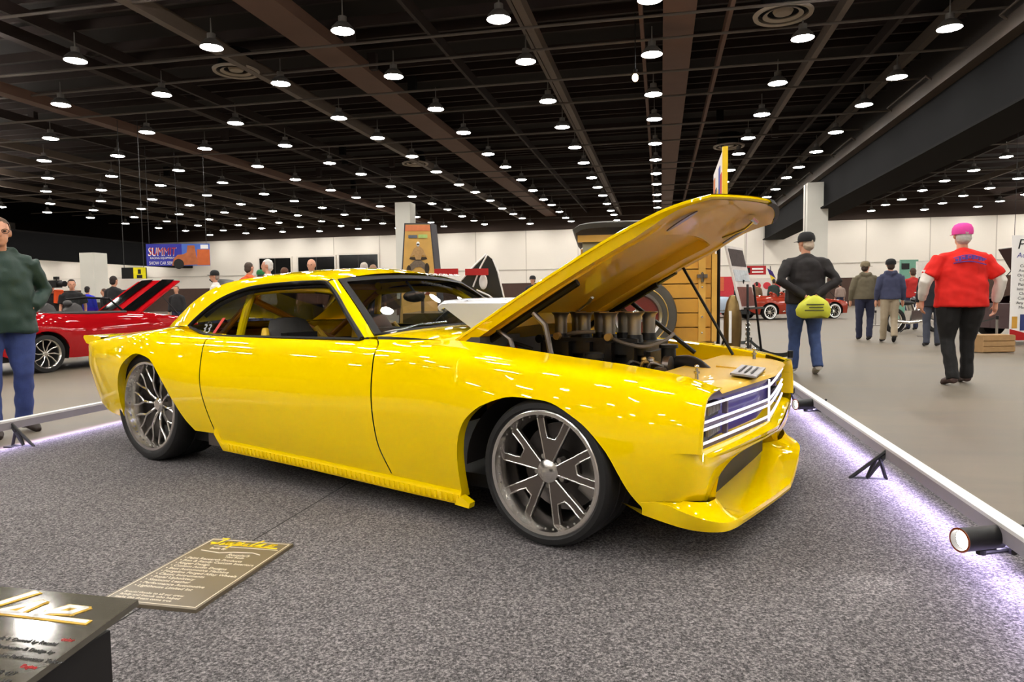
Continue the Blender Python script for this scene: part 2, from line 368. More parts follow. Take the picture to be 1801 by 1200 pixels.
# ---------------------------------------------------------------- display carpet and its rails
cp_ = uvbox('floor_carpet', -3.0,7.2,-4.35,1.36,0,.012, M_carpet); struct(cp_)
ln = MB(); a = UV(3.6,-1.64,.0125); b_ = UV(2.5,-1.64,.0125)
uvbox('seam', 1.0,5.2,-1.643,-1.637,.0122,.0128, mat('carpet_seam', srgb(30,28,28), .9), cp_)
M_rail = mat('rail_aluminium', srgb(226,226,224), .45, metal=.0, var=.03)
M_railface = mat('rail_side', srgb(150,146,150), .5)
M_led = emit('led_strip', (.70,.6,1.0), 2)
M_black = mat('black_steel', srgb(16,16,17), .45, var=.1)
def rail(label, v, u0, u1, side, us):
    """side: +1 when the carpet lies at smaller v"""
    o = thing('barrier_rail', label, 'rail', UV(u0,v,0), UVROT, 'light rails around the display')
    L = u1-u0; s = -side
    MB().box((0,L/2,.185),(.055,L,.014)).build('top_plate', M_rail, o)
    MB().box((s*.024,L/2,.155),(.006,L,.055)).build('inner_face', M_railface, o)
    MB().box((-s*.024,L/2,.155),(.006,L,.055)).build('outer_face', M_railface, o)
    MB().box((s*.008,L/2,.1335),(.018,L,.005)).build('led_strip', M_led, o)
    for u in us: bracket(o, u-u0, s)
    ld = bpy.data.lights.new('rail_led', 'AREA'); ld.shape = 'RECTANGLE'; ld.size = .03; ld.size_y = L; ld.energy = 6*L; ld.color = (.66,.56,1.0); ld.spread = math.radians(130)
    lo = link('rail_led', ld, o); lo.location = (s*.008,L/2,.128); lo.rotation_euler = (0,math.radians(-s*22),0)
    return o
def bracket(o, u, s):
    """black triangular foot, pointed at the rail"""
    t = .012
    def bar(p, q, w_=.011): return MB().cyl((p[0],u,p[1]),(q[0],u,q[1]),w_,w_,6)
    x = lambda k: s*k
    b = MB()
    for p,q in (((x(.20),.01),(x(.02),.165)),((x(.20),.012),(x(.02),.012)),((x(.02),.012),(x(.055),.13)),((x(.115),.012),(x(.075),.115)),((x(.115),.012),(x(.02),.15))):
        b.cyl((p[0],u,p[1]),(q[0],u,q[1]),.010,.010,6)
    b.box((x(.11),u,.006),(.26,.07,.008))
    return b.build('bracket', M_black, o)
rail('white light rail on black feet along the right carpet edge', 1.19, -1.5, 7.1, 1, (3.9,6.4,1.4))
rail('white light rail on black feet at far left by the man in green', -4.43, 1.0, 7.1, -1, (3.85,6.3))
# ---------------------------------------------------------------- the yellow show car
def hermite(xs, ys):
    xs = np.array(xs,float); ys = np.array(ys,float); d = np.diff(ys)/np.diff(xs); m = np.zeros(len(xs)); m[0] = d[0]; m[-1] = d[-1]
    for i in range(1,len(xs)-1): m[i] = 0 if d[i-1]*d[i] <= 0 else 2*d[i-1]*d[i]/(d[i-1]+d[i])
    def f(x):
        x = min(max(x,xs[0]),xs[-1]); i = min(max(int(np.searchsorted(xs,x))-1,0),len(xs)-2); h = xs[i+1]-xs[i]; t = (x-xs[i])/h
        return (2*t**3-3*t*t+1)*ys[i]+(t**3-2*t*t+t)*h*m[i]+(-2*t**3+3*t*t)*ys[i+1]+(t**3-t*t)*h*m[i+1]
    return f
class Body:
    """side skin: sections of 6 control points (half width, height) along x, trimmed below by zlow(x)"""
    def __init__(s, stations, zlow):
        xs = [q[0] for q in stations]; s.F = [[hermite(xs,[q[1][k][c] for q in stations]) for c in (0,1)] for k in range(len(stations[0][1]))]; s.zlow = zlow; s.cache = {}
    def section(s, x):
        k = round(x,5)
        if k in s.cache: return s.cache[k]
        P = np.array(spline([(f[0](x),f[1](x)) for f in s.F], 12)); d = np.r_[0,np.cumsum(np.hypot(*np.diff(P,axis=0).T))]; t = d/d[-1]
        z0 = s.zlow(x); t0 = 0.
        if P[0,1] < z0:
            i = int(np.argmax(P[:,1] > z0)); t0 = t[i-1]+(t[i]-t[i-1])*(z0-P[i-1,1])/(P[i,1]-P[i-1,1])
        s.cache[k] = (t,P,t0); return s.cache[k]
    def pt(s, x, j):
        t,P,t0 = s.section(x); q = t0+(1-t0)*j
        return (x, float(np.interp(q,t,P[:,0])), float(np.interp(q,t,P[:,1])))
    def at_t(s, x, q):
        t,P,t0 = s.section(x); return (x, float(np.interp(q,t,P[:,0])), float(np.interp(q,t,P[:,1])))
    def patch(s, xl, xr, nx=40, nj=22, xs=None, jmax=1.0):
        """grid between seams xl(z), xr(z) (numbers or functions of height)"""
        fl = xl if callable(xl) else (lambda z: xl); fr = xr if callable(xr) else (lambda z: xr)
        fr_ = [i/nx for i in range(nx+1)] if xs is None else xs; G = []
        for a in fr_:
            row = []
            for k in range(nj+1):
                j = jmax*k/nj; z = s.pt(fl(.5)*(1-a)+fr(.5)*a, j)[2]
                for _ in range(2): x = fl(z)*(1-a)+fr(z)*a; p = s.pt(x,j); z = p[2]
                row.append((p[0],p[1],p[2]))
            G.append(row)
        return G
def arch(pts): f = hermite([p[0] for p in pts],[p[1] for p in pts]); return f, pts[0][0], pts[-1][0]
# materials
M_yel = mat('yellow_paint', srgb(255,216,0), .5, var=.012, scale=3, coat=1.0, spec=.0)
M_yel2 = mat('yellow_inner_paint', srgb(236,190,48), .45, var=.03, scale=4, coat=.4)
M_tyre = mat('tyre_rubber', srgb(26,25,25), .6, var=.12, scale=40, bump=.1, bscale=120)
M_chrome = mat('polished_rim', srgb(232,228,222), .2, metal=1, var=.03)
M_gun = mat('gunmetal', srgb(118,110,104), .3, metal=.85, var=.06)
M_dark = mat('dark_plastic', srgb(14,13,13), .5, var=.15)
M_well = mat('wheel_well', srgb(34,29,28), .8, var=.15)
M_trim = mat('black_trim', srgb(16,14,15), .5, var=.1, spec=.2)
M_silver = mat('silver_paint', srgb(196,198,202), .3, var=.02, coat=.8, metal=.2)
M_grey = mat('grey_upholstery', srgb(74,72,72), .75, var=.12, scale=25, bump=.15)
M_steel = mat('brushed_steel', srgb(170,166,160), .3, metal=.9, var=.08)
M_gold = mat('anodised_gold', srgb(196,160,90), .35, metal=.7)
M_glass = thin_glass('clear_glass', (.80,.83,.82), .06)
M_white = mat('white_print', srgb(240,240,238), .6, var=.02)
M_disc = mat('brake_disc', srgb(90,86,84), .35, metal=.9, var=.1)
CAR_O = Vector((0.62660,3.40998,.012)); CAR_R = math.radians(-32.2)
car = thing('show_car', 'yellow custom muscle coupe with its hood raised, on the grey display carpet', 'car', CAR_O, CAR_R)
RAX = -2.862
fa,fx0,fx1 = arch([(-.453,.12),(-.451,.22),(-.444,.33),(-.425,.412),(-.386,.482),(-.284,.555),(-.147,.592),(-.017,.587),(.13,.525),(.246,.419),(.335,.262),(.372,.215)])
ra,rx0,rx1 = arch([(-3.135,.255),(-3.130,.36),(-3.095,.49),(-3.0,.612),(-2.85,.675),(-2.72,.652),(-2.64,.595),(-2.56,.51),(-2.475,.396),(-2.40,.30),(-2.342,.243)])
zrock = hermite([-2.2,-1.45,-.88,-.42],[.178,.155,.133,.119]); zrear = hermite([-3.79,-3.76,-3.70,-3.62,-3.5,-3.3,-3.13],[.60,.52,.43,.35,.285,.255,.25])
def zlow(x):
    if x < rx0: return zrear(x)
    if x <= rx1: return ra(x)
    if x < -2.13: return .243
    if x < fx0: return zrock(x)
    if x <= fx1: return fa(x)
    t = min(1,(x-fx1)/.13); return .215+.215*t*t*(3-2*t)
ST = [(-3.79,[(.66,.45),(.70,.53),(.72,.60),(.72,.66),(.70,.705),(.56,.74)]),
 (-3.70,[(.74,.36),(.775,.47),(.80,.58),(.795,.66),(.775,.72),(.58,.755)]),
 (-3.50,[(.80,.25),(.84,.40),(.865,.55),(.855,.66),(.815,.735),(.60,.775)]),
 (-3.20,[(.85,.20),(.895,.38),(.92,.56),(.90,.69),(.83,.765),(.62,.80)]),
 (-2.83,[(.89,.18),(.935,.36),(.955,.57),(.92,.72),(.85,.795),(.66,.83)]),
 (-2.45,[(.88,.18),(.925,.33),(.945,.53),(.905,.69),(.855,.775),(.74,.81)]),
 (-2.00,[(.865,.15),(.905,.31),(.925,.50),(.895,.66),(.86,.755),(.80,.79)]),
 (-1.50,[(.86,.14),(.90,.29),(.92,.49),(.895,.655),(.86,.75),(.80,.788)]),
 (-1.05,[(.86,.12),(.90,.28),(.922,.49),(.90,.655),(.86,.752),(.78,.792)]),
 (-.70,[(.865,.11),(.905,.28),(.93,.49),(.91,.66),(.865,.755),(.66,.79)]),
 (-.40,[(.87,.11),(.915,.28),(.94,.49),(.915,.655),(.86,.738),(.63,.768)]),
 (-.05,[(.88,.11),(.93,.28),(.95,.48),(.915,.64),(.85,.712),(.625,.732)]),
 (.25,[(.875,.13),(.92,.28),(.935,.45),(.90,.61),(.835,.686),(.62,.702)]),
 (.45,[(.855,.15),(.895,.28),(.91,.44),(.88,.575),(.81,.655),(.62,.672)]),
 (.62,[(.82,.15),(.855,.28),(.868,.43),(.85,.545),(.80,.612),(.63,.625)])]
BD = Body(ST, zlow)
def BW(x, z):
    t,P,t0 = BD.section(x); return float(np.interp(z,P[:40,1],P[:40,0]))
seam_r = hermite([.20,.243,.489,.65,.79],[-2.14,-2.153,-2.22,-2.25,-2.27]); seam_f = hermite([.12,.189,.334,.545,.755,.80],[-.835,-.86,-.915,-.933,-.95,-1.04])
GAP = .004
def cosx(n): return [.5-.5*math.cos(math.pi*i/n) for i in range(n+1)]
def side(G, name, parent, m=M_yel, lip=None, **k):
    """both sides as two part objects"""
    out = []
    for sgn in (-1,1):
        b = MB().grid([[(x,sgn*y,z) for x,y,z in r] for r in G], flip=(sgn < 0))
        if lip: b.grid([[(x,sgn*y,z) for x,y,z in r] for r in lip], flip=(sgn < 0))
        out.append(b.build(name, m, parent, 40))
    return out
# rear quarter: dense stations round the arch
def arch_xs(x0,x1,a,b,n):
    c = [x0+(x1-x0)*t for t in cosx(n)]; return c
def from_xs(body, xs, xr=None, nj=26):
    G = []
    for x in xs: G.append([body.pt(x,k/nj) for k in range(nj+1)])
    return G
xs = [-3.79,-3.775,-3.75,-3.72,-3.68,-3.62,-3.55,-3.45,-3.35,-3.25,-3.18,-3.15]+[-3.1351]+arch_xs(rx0+1e-4,rx1,0,0,40)+[-2.30]
Gq = from_xs(BD, xs)
G2 = BD.patch(-2.30, lambda z: seam_r(z)-GAP, 4, 26); Gq += G2[1:]
def inner_lip(G, d=.035, bend=.0):
    """return of the panel bottom edge towards the inside"""
    return [[r[0], (r[0][0], r[0][1]-d, r[0][2]+bend)] for r in G]
q = side(Gq, 'quarter_panel', car, lip=[[p[1],p[0]] for p in inner_lip(Gq,.05,.004)])
Gd = BD.patch(lambda z: seam_r(z)+GAP, lambda z: seam_f(z)-GAP, 30, 26)
# door above the rocker, rocker strip below
def split_rows(G, f):
    lo = []; hi = []
    for r in G: lo.append(r[:f+1]); hi.append(r[f:])
    return lo, hi
drs = side(Gd, 'door', car, lip=[[p[1],p[0]] for p in inner_lip(Gd,.05)])
xs = [-.4531]+[fx0+1e-5+.009*(k/14)**1.6 for k in range(15)]+[x for x in arch_xs(fx0+1e-4,fx1,0,0,44) if x > fx0+.0095]
# fender: ahead of the seam to the arch, over the arch and to the nose
G1 = BD.patch(lambda z: seam_f(z)+GAP, -.4532, 14, 26); G2 = from_xs(BD, xs); 
NOSE = .578
def nosex(z): return .600-.018*max(0,(z-.55)/.07) + 0*z
G3 = from_xs(BD, [fx1+.0005,.40,.43,.46,.49,.52,.545,.555,.565,.572,NOSE])
# sharpened hood-side edge turned down into the engine bay
Gf = G1+G2
def down_lip(G, d): return [[(r[-1][0],r[-1][1],r[-1][2]-d), (r[-1][0],r[-1][1],r[-1][2])] for r in G]
fen = []
for sgn in (-1,1):
    b = MB()
    for g_ in (Gf+G3,[[p[1],p[0]] for p in inner_lip(Gf,.05,.004)]): b.grid([[(x,sgn*y,z) for x,y,z in r] for r in g_], flip=(sgn < 0))
    fen.append(b.build('front_fender', M_yel, car, 40))
Gf = Gf+G3
for sgn in (-1,1):
    b = MB(); L_ = [r[-1] for r in Gf if -.70 < r[-1][0] < .50]
    b.grid([[(x,sgn*y,z),(x,sgn*(y-.012),z-.006),(x,sgn*(y-.016),z-.03),(x,sgn*(y-.018),z-.085)] for x,y,z in L_], flip=sgn<0)
    b.build('fender_lip', M_yel, car, 50)
# belt crease strip: rocker with ribbed lower edge
for sgn in (-1,1):
    b = MB(); n = 60; R_ = []
    for i in range(n+1):
        x = -2.15+(1.696)*i/n; w0,z0 = BD.pt(x,0)[1:]; r = .006 if False else 0
        R_.append([(x,sgn*(w0-.06),z0-.035),(x,sgn*(w0+.004),z0-.030),(x,sgn*(w0+.018),z0+.0),(x,sgn*(w0+.012),z0+.03),(x,sgn*(w0+.006),z0+.045)])
    b.grid(R_, flip=sgn<0)
    rk = b.build('rocker_skirt', M_yel, car, 50)
    b = MB()
    for i in range(52):                                        # moulded ribs on the skirt
        x = -2.05+i*.031; w0,z0 = BD.pt(x,0)[1:]
        b.box((x,sgn*(w0+.016),z0+.0),(.012,.010,.03))
    b.build('skirt_ribs', M_yel, rk)
    MB().prism([(-.47,.10),(-.395,.093),(-.39,.115),(-.44,.14)],-.02,.02,Matrix.Translation((0,sgn*.89,0)) @ Matrix.Rotation(math.pi/2,4,'X')).build('skirt_tip', M_yel, rk)
# wheel-well liners
for sgn in (-1,1):
    for cx_,cz_,r,nm in ((-.03,.26,.43,'front'),(RAX-.02,.30,.43,'rear')):
        b = MB(); P = []
        for k in range(25):
            a = math.radians(0+180*k/24); P.append([(cx_+r*math.cos(a),sgn*.83,cz_+r*.86*math.sin(a)),(cx_+r*math.cos(a),sgn*.55,cz_+r*.86*math.sin(a))])
        b.grid(P); b.grid([[p[1],(cx_,sgn*.55,cz_)] for p in P]); b.build('wheel_well', M_well, car, 60)
# underbody
MB().box((-1.35,0,.17),(3.1,1.50,.06)).build('floor_pan', M_dark, car)
MB().box((-2.2,-.76,.185),(.24,.14,.07)).box((-2.2,.76,.185),(.24,.14,.07)).build('exhaust_tips', M_gun, car)
# deck lid, rear panel, ducktail
b = MB(); P = []
for i in range(15):
    x = -3.79+i*(.89/14); w_,z = BD.pt(x,1.0)[1:]
    P.append([(x,w_*t,z+.012*(1-t*t)) for t in [k/6-1 for k in range(13)]])
b.grid(P).build('deck_lid', M_yel, car, 50)
b = MB(); P = []
for k in range(20):
    y0 = BD.pt(-3.79,k/19)
    P.append([(-3.79-.03*(1-t*t),y0[1]*t,y0[2]) for t in [i/6-1 for i in range(13)]])
b.grid(P, flip=True).build('rear_panel', M_yel, car, 50)
b = MB(); P = []
for t in [i/12-1 for i in range(25)]:
    y = .78*t; c = 1-.25*abs(t)**3
    P.append([(-3.55,y,.752),(-3.63,y,.757),(-3.74+.03*(1-c),y,.762),(-3.80+.05*(1-c),y,.760),(-3.81+.05*(1-c),y,.745),(-3.76,y,.705),(-3.66,y,.690)])
b.grid(P).add([p for p in P[0]],[tuple(range(7))]).add([p for p in P[-1]],[tuple(reversed(range(7)))]).build('ducktail_spoiler', M_yel, car, 40, normals=True)
for s_ in (-1,1):
    MB().box((-3.815,s_*.45,.62),(.02,.42,.10)).build('tail_light', mat('tail_red', srgb(120,8,10), .2) if s_<0 else bpy.data.materials['tail_red'], car)
# side marker recess on the rear bumper
for s_ in (-1,1):
    P = []
    b = MB()
    for x in np.linspace(-3.66,-3.22,12):
        p = BD.pt(float(x),.58); P.append([(x,s_*(BD.pt(float(x),j)[1]+.004),BD.pt(float(x),j)[2]) for j in (.50,.53,.56)])
    b.grid(P, flip=s_<0); b.build('bumper_crease', M_yel, car)
# ---- greenhouse
def M3(p, s): return (p[0], s*p[1], p[2])
win_top = [(-2.561,.775,.835),(-2.522,.735,.893),(-2.416,.668,.988),(-2.229,.622,1.052),(-2.05,.606,1.073),(-1.80,.598,1.083),(-1.60,.597,1.084),(-1.556,.600,1.080)]
win_front = [(-1.556,.600,1.080),(-1.442,.645,1.018),(-1.27,.727,.902),(-1.101,.805,.796)]
# outer line of the side frame (windshield corner, roof edge, C pillar)
out_front = [(-1.505,.565,1.098),(-1.370,.615,1.006),(-1.232,.662,.902),(-1.115,.700,.800)]
out_top = [(-3.06,.60,.815),(-2.93,.61,.885),(-2.76,.605,.985),(-2.55,.585,1.075),(-2.30,.565,1.118),(-2.00,.553,1.134),(-1.70,.55,1.132),(-1.505,.565,1.098)]
def resample(P, n):
    P = np.array(spline(P,10)); d = np.r_[0,np.cumsum(np.linalg.norm(np.diff(P,axis=0),axis=1))]; t = np.linspace(0,d[-1],n)
    return np.stack([np.interp(t,d,P[:,k]) for k in range(3)],1)
wt = resample(win_top,30); ot = resample(out_top,30); wf = resample(win_front,14); of = resample(out_front,14)
base_q = [BD.pt(float(x),1.0) for x in np.linspace(-3.06,-2.561,8)]
def bulge(a, b, n, amt, up):
    R_ = []
    for k in range(n+1):
        t = k/n; p = np.array(a)*(1-t)+np.array(b)*t; R_.append(p+np.array(up)*amt*math.sin(math.pi*t))
    return R_
for s_ in (-1,1):
    b = MB()
    b.grid([[M3(q_,s_) for q_ in bulge(wt[i],ot[i],6,.012,(0,.7,.7))] for i in range(30)], flip=s_<0)
    b.grid([[M3(q_,s_) for q_ in bulge(wf[i],of[i],6,.010,(.3,.7,.3))] for i in range(14)], flip=s_<0)
    # sail panel foot down to the quarter
    lo = [BD.pt(float(x),.93) for x in np.linspace(-3.08,-2.50,10)]; hi = [ot[0]*(1-t)+wt[0]*t for t in np.linspace(0,1,10)]
    b.grid([[M3(lo[i],s_),M3((np.array(lo[i])+hi[i])/2+np.array([0,-.004,-.004]),s_),M3(hi[i],s_)] for i in range(10)], flip=s_>0)
    b.build('roof_pillar', M_yel, car, 50)
# roof skin
b = MB(); P = []
for i in range(8,30):
    x,w_,z = ot[i]; zc = z+.046*min(1,(i-7)/6)
    xo = x-(.03 if i < 14 else 0) + (.10*((i-22)/7)**2 if i > 22 else 0)*0
    P.append([(x+(.045*(1-t*t)*max(0,(i-20)/9)),w_*t,z+(zc-z)*(1-abs(t)**2.2)) for t in [k/10-1 for k in range(21)]])
b.grid(P).build('roof_skin', M_yel, car, 50)
MB().grid([[(x,w_*t*.97,z-.022+.04*(1-t*t)) for t in [k/6-1 for k in range(13)]] for x,w_,z in ot[8:29]], flip=True).build('headliner', M_grey, car, 50)
# rear window glass, windshield with black border
def glass_patch(edge, crown, inset, n=12, bulgex=.0):
    P = []
    for e in edge:
        x,w_,z = e; P.append([(x+bulgex*(1-t*t),(w_-inset)*t,z+crown*(1-t*t)) for t in [k/n*2-1 for k in range(n+1)]])
    return P
re = [ot[i] for i in range(0,9)]
MB().grid(glass_patch(re,.045,.0,bulgex=-.03)).solid(.004).build('rear_window', thin_glass('tinted_glass', (.30,.31,.31), .06), car, 60)
wse = [of[i]+np.array([0,.0,0]) for i in range(14)]
WS = glass_patch(wse,.03,.004,16,.045)
MB().grid(WS).solid(.004).build('windshield', M_glass, car, 60)
b = MB()
def off(p,d): return (p[0]+.6*d,p[1],p[2]+.8*d)
nW = len(WS[0])
b.grid([[off(p,.004) for p in WS[0]],[off(tuple(np.array(WS[0][k])*.35+np.array(WS[1][k])*.65),.004) for k in range(nW)],[off(p,.004) for p in WS[1]]])
for cols in ((0,1),(nW-1,nW-2)):
    b.grid([[off(r[cols[0]],.004),off(tuple(np.array(r[cols[0]])*.45+np.array(r[cols[1]])*.55),.004)] for r in WS], flip=cols[0]!=0)
b.grid([[off(p,.004) for p in WS[-1]],[off(tuple(np.array(WS[-1][k])*.6+np.array(WS[-2][k])*.4),.004) for k in range(nW)]])
b.build('windshield_band', M_trim, car, 60)
# banner lettering on the band (upper right as seen)
ti = np.array(WS[0][9]); up_ = (np.array(WS[0][9])-np.array(WS[2][9])); up_ /= np.linalg.norm(up_)
rt = np.array([0.,1,0]); nn_ = np.cross(rt,up_); o_ = np.array(WS[1][9])+nn_*.012+np.array([.012,0,.012])
Mt = Matrix(((rt[0],up_[0],nn_[0],o_[0]),(rt[1],up_[1],nn_[1],o_[1]),(rt[2],up_[2],nn_[2],o_[2]),(0,0,0,1)))
text('windshield_lettering', 'FORGELINE', .036, M_white, car, Mt @ Matrix.Translation((.02,.002,0)), width=.34)
# side window trims, quarter glass, cage, interior
for s_ in (-1,1):
    b = MB(); loop = [M3(p+np.array([0,-.006,0]),s_) for p in wt]+[M3(p+np.array([0,-.006,0]),s_) for p in wf[1:]]
    b.tube(loop, .014, 6).tube([M3((p[0],p[1]-.02,p[2]-.022),s_) for p in wt[3:]], .012, 6)
    b.build('window_trim', M_trim, car, 60)
    MB().tube([(-2.54,s_*.775,.832),(-2.36,s_*.80,.792),(-2.27,s_*.802,.786),(-1.11,s_*.80,.792)], .010, 6).build('belt_seal', M_trim, car)
    # rear quarter glass
    qg = [(-2.54,.765,.832),(-2.50,.73,.895),(-2.40,.665,.98),(-2.22,.625,1.04),(-2.10,.625,1.05),(-2.22,.79,.79),(-2.36,.79,.79)]
    MB().add([M3(p,s_) for p in qg],[(0,1,6),(1,2,6),(2,5,6),(2,3,5),(3,4,5)]).solid(.004).build('quarter_glass', M_glass, car, normals=True)
d1 = text('window_decal', '33', .085, mat('decal_grey', srgb(150,150,150), .6), car, Matrix.Translation((-2.42,-.79,.80)) @ Matrix.Rotation(math.radians(62),4,'X'), shear=.1)
MB().prism([(0,0),(.025,0),(.06,.10),(.035,.10)],0,.003, Matrix.Translation((-2.30,-.79,.80)) @ Matrix.Rotation(math.radians(62),4,'X')).build('window_decal_stripe', mat('decal_red', srgb(200,50,40), .6), car)
# roll cage
M_cage = M_yel
for s_ in (-1,1):
    MB().tube(spline([(-2.36,s_*.60,.25),(-2.33,s_*.60,.70),(-2.26,s_*.555,1.0),(-2.22,s_*.52,1.06),(-2.16,s_*.45,1.085)],6),.024,10).build('cage_hoop', M_cage, car)
    MB().tube(spline([(-2.24,s_*.54,1.04),(-1.9,s_*.53,1.055),(-1.62,s_*.535,1.045),(-1.50,s_*.555,1.01),(-1.28,s_*.62,.86),(-1.15,s_*.66,.76),(-1.12,s_*.68,.4)],6),.022,10).build('cage_rail', M_cage, car)
    MB().cyl((-2.24,s_*.52,1.03),(-2.85,s_*.50,.62),.02,n=10).build('cage_brace', mat('cage_orange', srgb(214,140,30), .4) if s_<0 else bpy.data.materials['cage_orange'], car)
MB().cyl((-2.26,-.53,.99),(-2.30,.52,.55),.02,n=10).cyl((-2.2,-.5,1.075),(-2.2,.5,1.075),.022,n=10).build('cage_crossbar', bpy.data.materials['cage_orange'], car)
# door inner cards, dash, seats, tunnel
MB().box((-1.65,-.74,.60),(1.10,.05,.32)).box((-1.65,.74,.60),(1.10,.05,.32)).build('door_card', M_dark, car)
b = MB().tube([(-1.20,y,.735+.015*math.cos(y*2)) for y in np.linspace(-.66,.66,13)],.085,12,ell=.7); b.build('dashboard', M_grey, car)
b = MB().tube([(-1.30,.2+.0,.70)]+[(-1.30,y,.78) for y in (.25,.35,.45)]+[(-1.30,.52,.70)],.05,10); b.build('gauge_hood', M_dark, car)
bx = MB()
for y in (-.48,-.42): pass
MB().box((-1.22,-.45,.80),(.10,.14,.07)).build('dash_vent', M_grey, car)
MB().open_lathe([(.19,0),(.205,.015),(.19,.03),(.175,.015),(.19,0)],28,M=Matrix.Translation((-1.47,.37,.74)) @ Matrix.Rotation(math.radians(-62),4,'Y')).cyl((-1.47,.37,.74),(-1.32,.37,.69),.02,n=8).build('steering_wheel', M_dark, car)
MB().box((-1.9,0,.30),(1.3,.26,.26)).build('console', M_dark, car)
MB().box((-2.72,0,.62),(.50,1.20,.10)).box((-2.5,0,.45),(.08,1.2,.5)).build('rear_bulkhead', M_grey, car)
def car_seat(y):
    M_ = Matrix.Translation((-1.95,y,.28))
    b = MB(); P = []
    for k,(h,w_,x) in enumerate(((.02,.20,-.02),(.16,.225,-.06),(.30,.235,-.10),(.42,.22,-.145),(.52,.17,-.18),(.585,.13,-.20),(.60,.06,-.205))):
        P.append([(x+.055*math.cos(a)-(.04*abs(math.sin(a))**3 if False else 0),w_*math.sin(a),h) for a in [2*math.pi*i/20 for i in range(21)]])
    b.grid(P).box((.22,0,0),(.48,.44,.12)).box((.2,.2,.05),(.42,.06,.12)).box((.2,-.2,.05),(.42,.06,.12))
    b.v = [tuple(M_ @ Vector(p)) for p in b.v]
    o = b.build('seat', M_grey, car, 50)
    for s_ in (-1,1):
        MB().tube([tuple(M_ @ Vector(p)) for p in ((-.03,s_*.215,.1),(-.08,s_*.24,.3),(-.13,s_*.232,.44),(-.175,s_*.19,.535))],[.03,.036,.034,.02],10).build('seat_bolster', M_yel2, o)
    MB().box(tuple(M_ @ Vector((-.10,0,.46))),(.05,.24,.10)).build('seat_insert', M_dark, o)
    return o
car_seat(-.37); car_seat(.37)
MB().ball((-1.40,-.05,1.0),(.02,.10,.035)).cyl((-1.40,-.05,1.03),(-1.46,-.05,1.09),.008,n=6).build('rear_view_mirror', M_dark, car)
# wiper
MB().tube([(-1.12,-.62,.815),(-1.13,-.35,.842),(-1.14,-.08,.852)],.008,6).cyl((-1.10,-.60,.81),(-1.135,-.3,.85),.006,n=6).build('wiper', M_chrome, car)
# cowl panel ahead of the windshield
b = MB(); P = []
for t in np.linspace(-1,1,21):
    w_ = .70*t; zc = .800+.030*(1-t*t); P.append([(-1.14+.045*(1-t*t),w_,zc+.002),(-1.0+.02*(1-t*t),w_*.99,zc+.001),(-.86,w_*.965,zc-.004),(-.68,.655*t,zc-.012),(-.62,.65*t,zc-.035)])
b.grid(P, flip=True).build('cowl_panel', M_yel, car, 50, normals=False)
# ---- nose: grille frame, grille, header, bumper, splitter
def vx(w_): return .662-.094*(min(w_,.8)/.8)**1.15          # plan line of the grille
def both(b): return b
b = MB()
fr = []
NW = 22
tt = [k/NW*2-1 for k in range(NW+1)]
def row(f): return [f(abs(t)*.80,.80*t) for t in tt]
# bottom sill lip of the grille surround and top edge
b.grid([row(lambda a,y:(vx(a)-.10,y,.425)), row(lambda a,y:(vx(a)+.004,y,.405)), row(lambda a,y:(vx(a)+.014,y,.395)), row(lambda a,y:(vx(a)+.010,y,.378)), row(lambda a,y:(vx(a)-.03,y,.365))])
b.build('grille_sill', M_yel, car, 50)
# surround cheeks: fender leading edge rolls into the opening
for s_ in (-1,1):
    b = MB(); E_ = [r_ for r_ in Gf[-1] if r_[2] > .39]
    b.grid([[(x,s_*y,z),(x+.010,s_*(y-.008),z-.001*(1 if z>.58 else 0)),(x+.010,s_*(y-.022),z-.004*(z>.55)),(x-.004,s_*(y-.034),z-.012*(z>.55)),(x-.08,s_*(y-.04),z-.014*(z>.55))] for x,y,z in E_], flip=s_>0)
    b.build('grille_cheek', M_yel, car, 50)
# header panel
b = MB(); P = []
for t in tt:
    y = .615*t; a = abs(y); P.append([(vx(a)-.004,y,.612+.006*(1-t*t)),(vx(a)-.016,y,.626+.006*(1-t*t)),(.52,y,.640+.006*(1-t*t)),(.40,y,.652),(.265,y,.655),(.255,y,.645),(.25,y,.50)])
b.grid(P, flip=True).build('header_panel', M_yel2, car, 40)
MB().tube([(.62,-.02,.636),(.5,-.02,.648),(.40,-.02,.655)],.004,6).build('header_crease', M_yel2, car)
# shelves beside the engine bay
for s_ in (-1,1):
    b = MB(); b.grid([[(x,s_*.615,BD.pt(x,1)[2]-.085),(x,s_*.44,BD.pt(x,1)[2]-.10),(x,s_*.42,BD.pt(x,1)[2]-.13),(x,s_*.40,.34)] for x in np.linspace(-.66,.30,14)], flip=s_<0)
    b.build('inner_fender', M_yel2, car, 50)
MB().box((-.66,0,.58),(.04,1.25,.38)).build('firewall', M_grey, car)
MB().box((-.60,-.42,.775),(.12,.36,.055)).build('heater_box', M_grey, car)
MB().box((-.2,0,.20),(1.0,.9,.05)).build('bay_floor', M_dark, car)
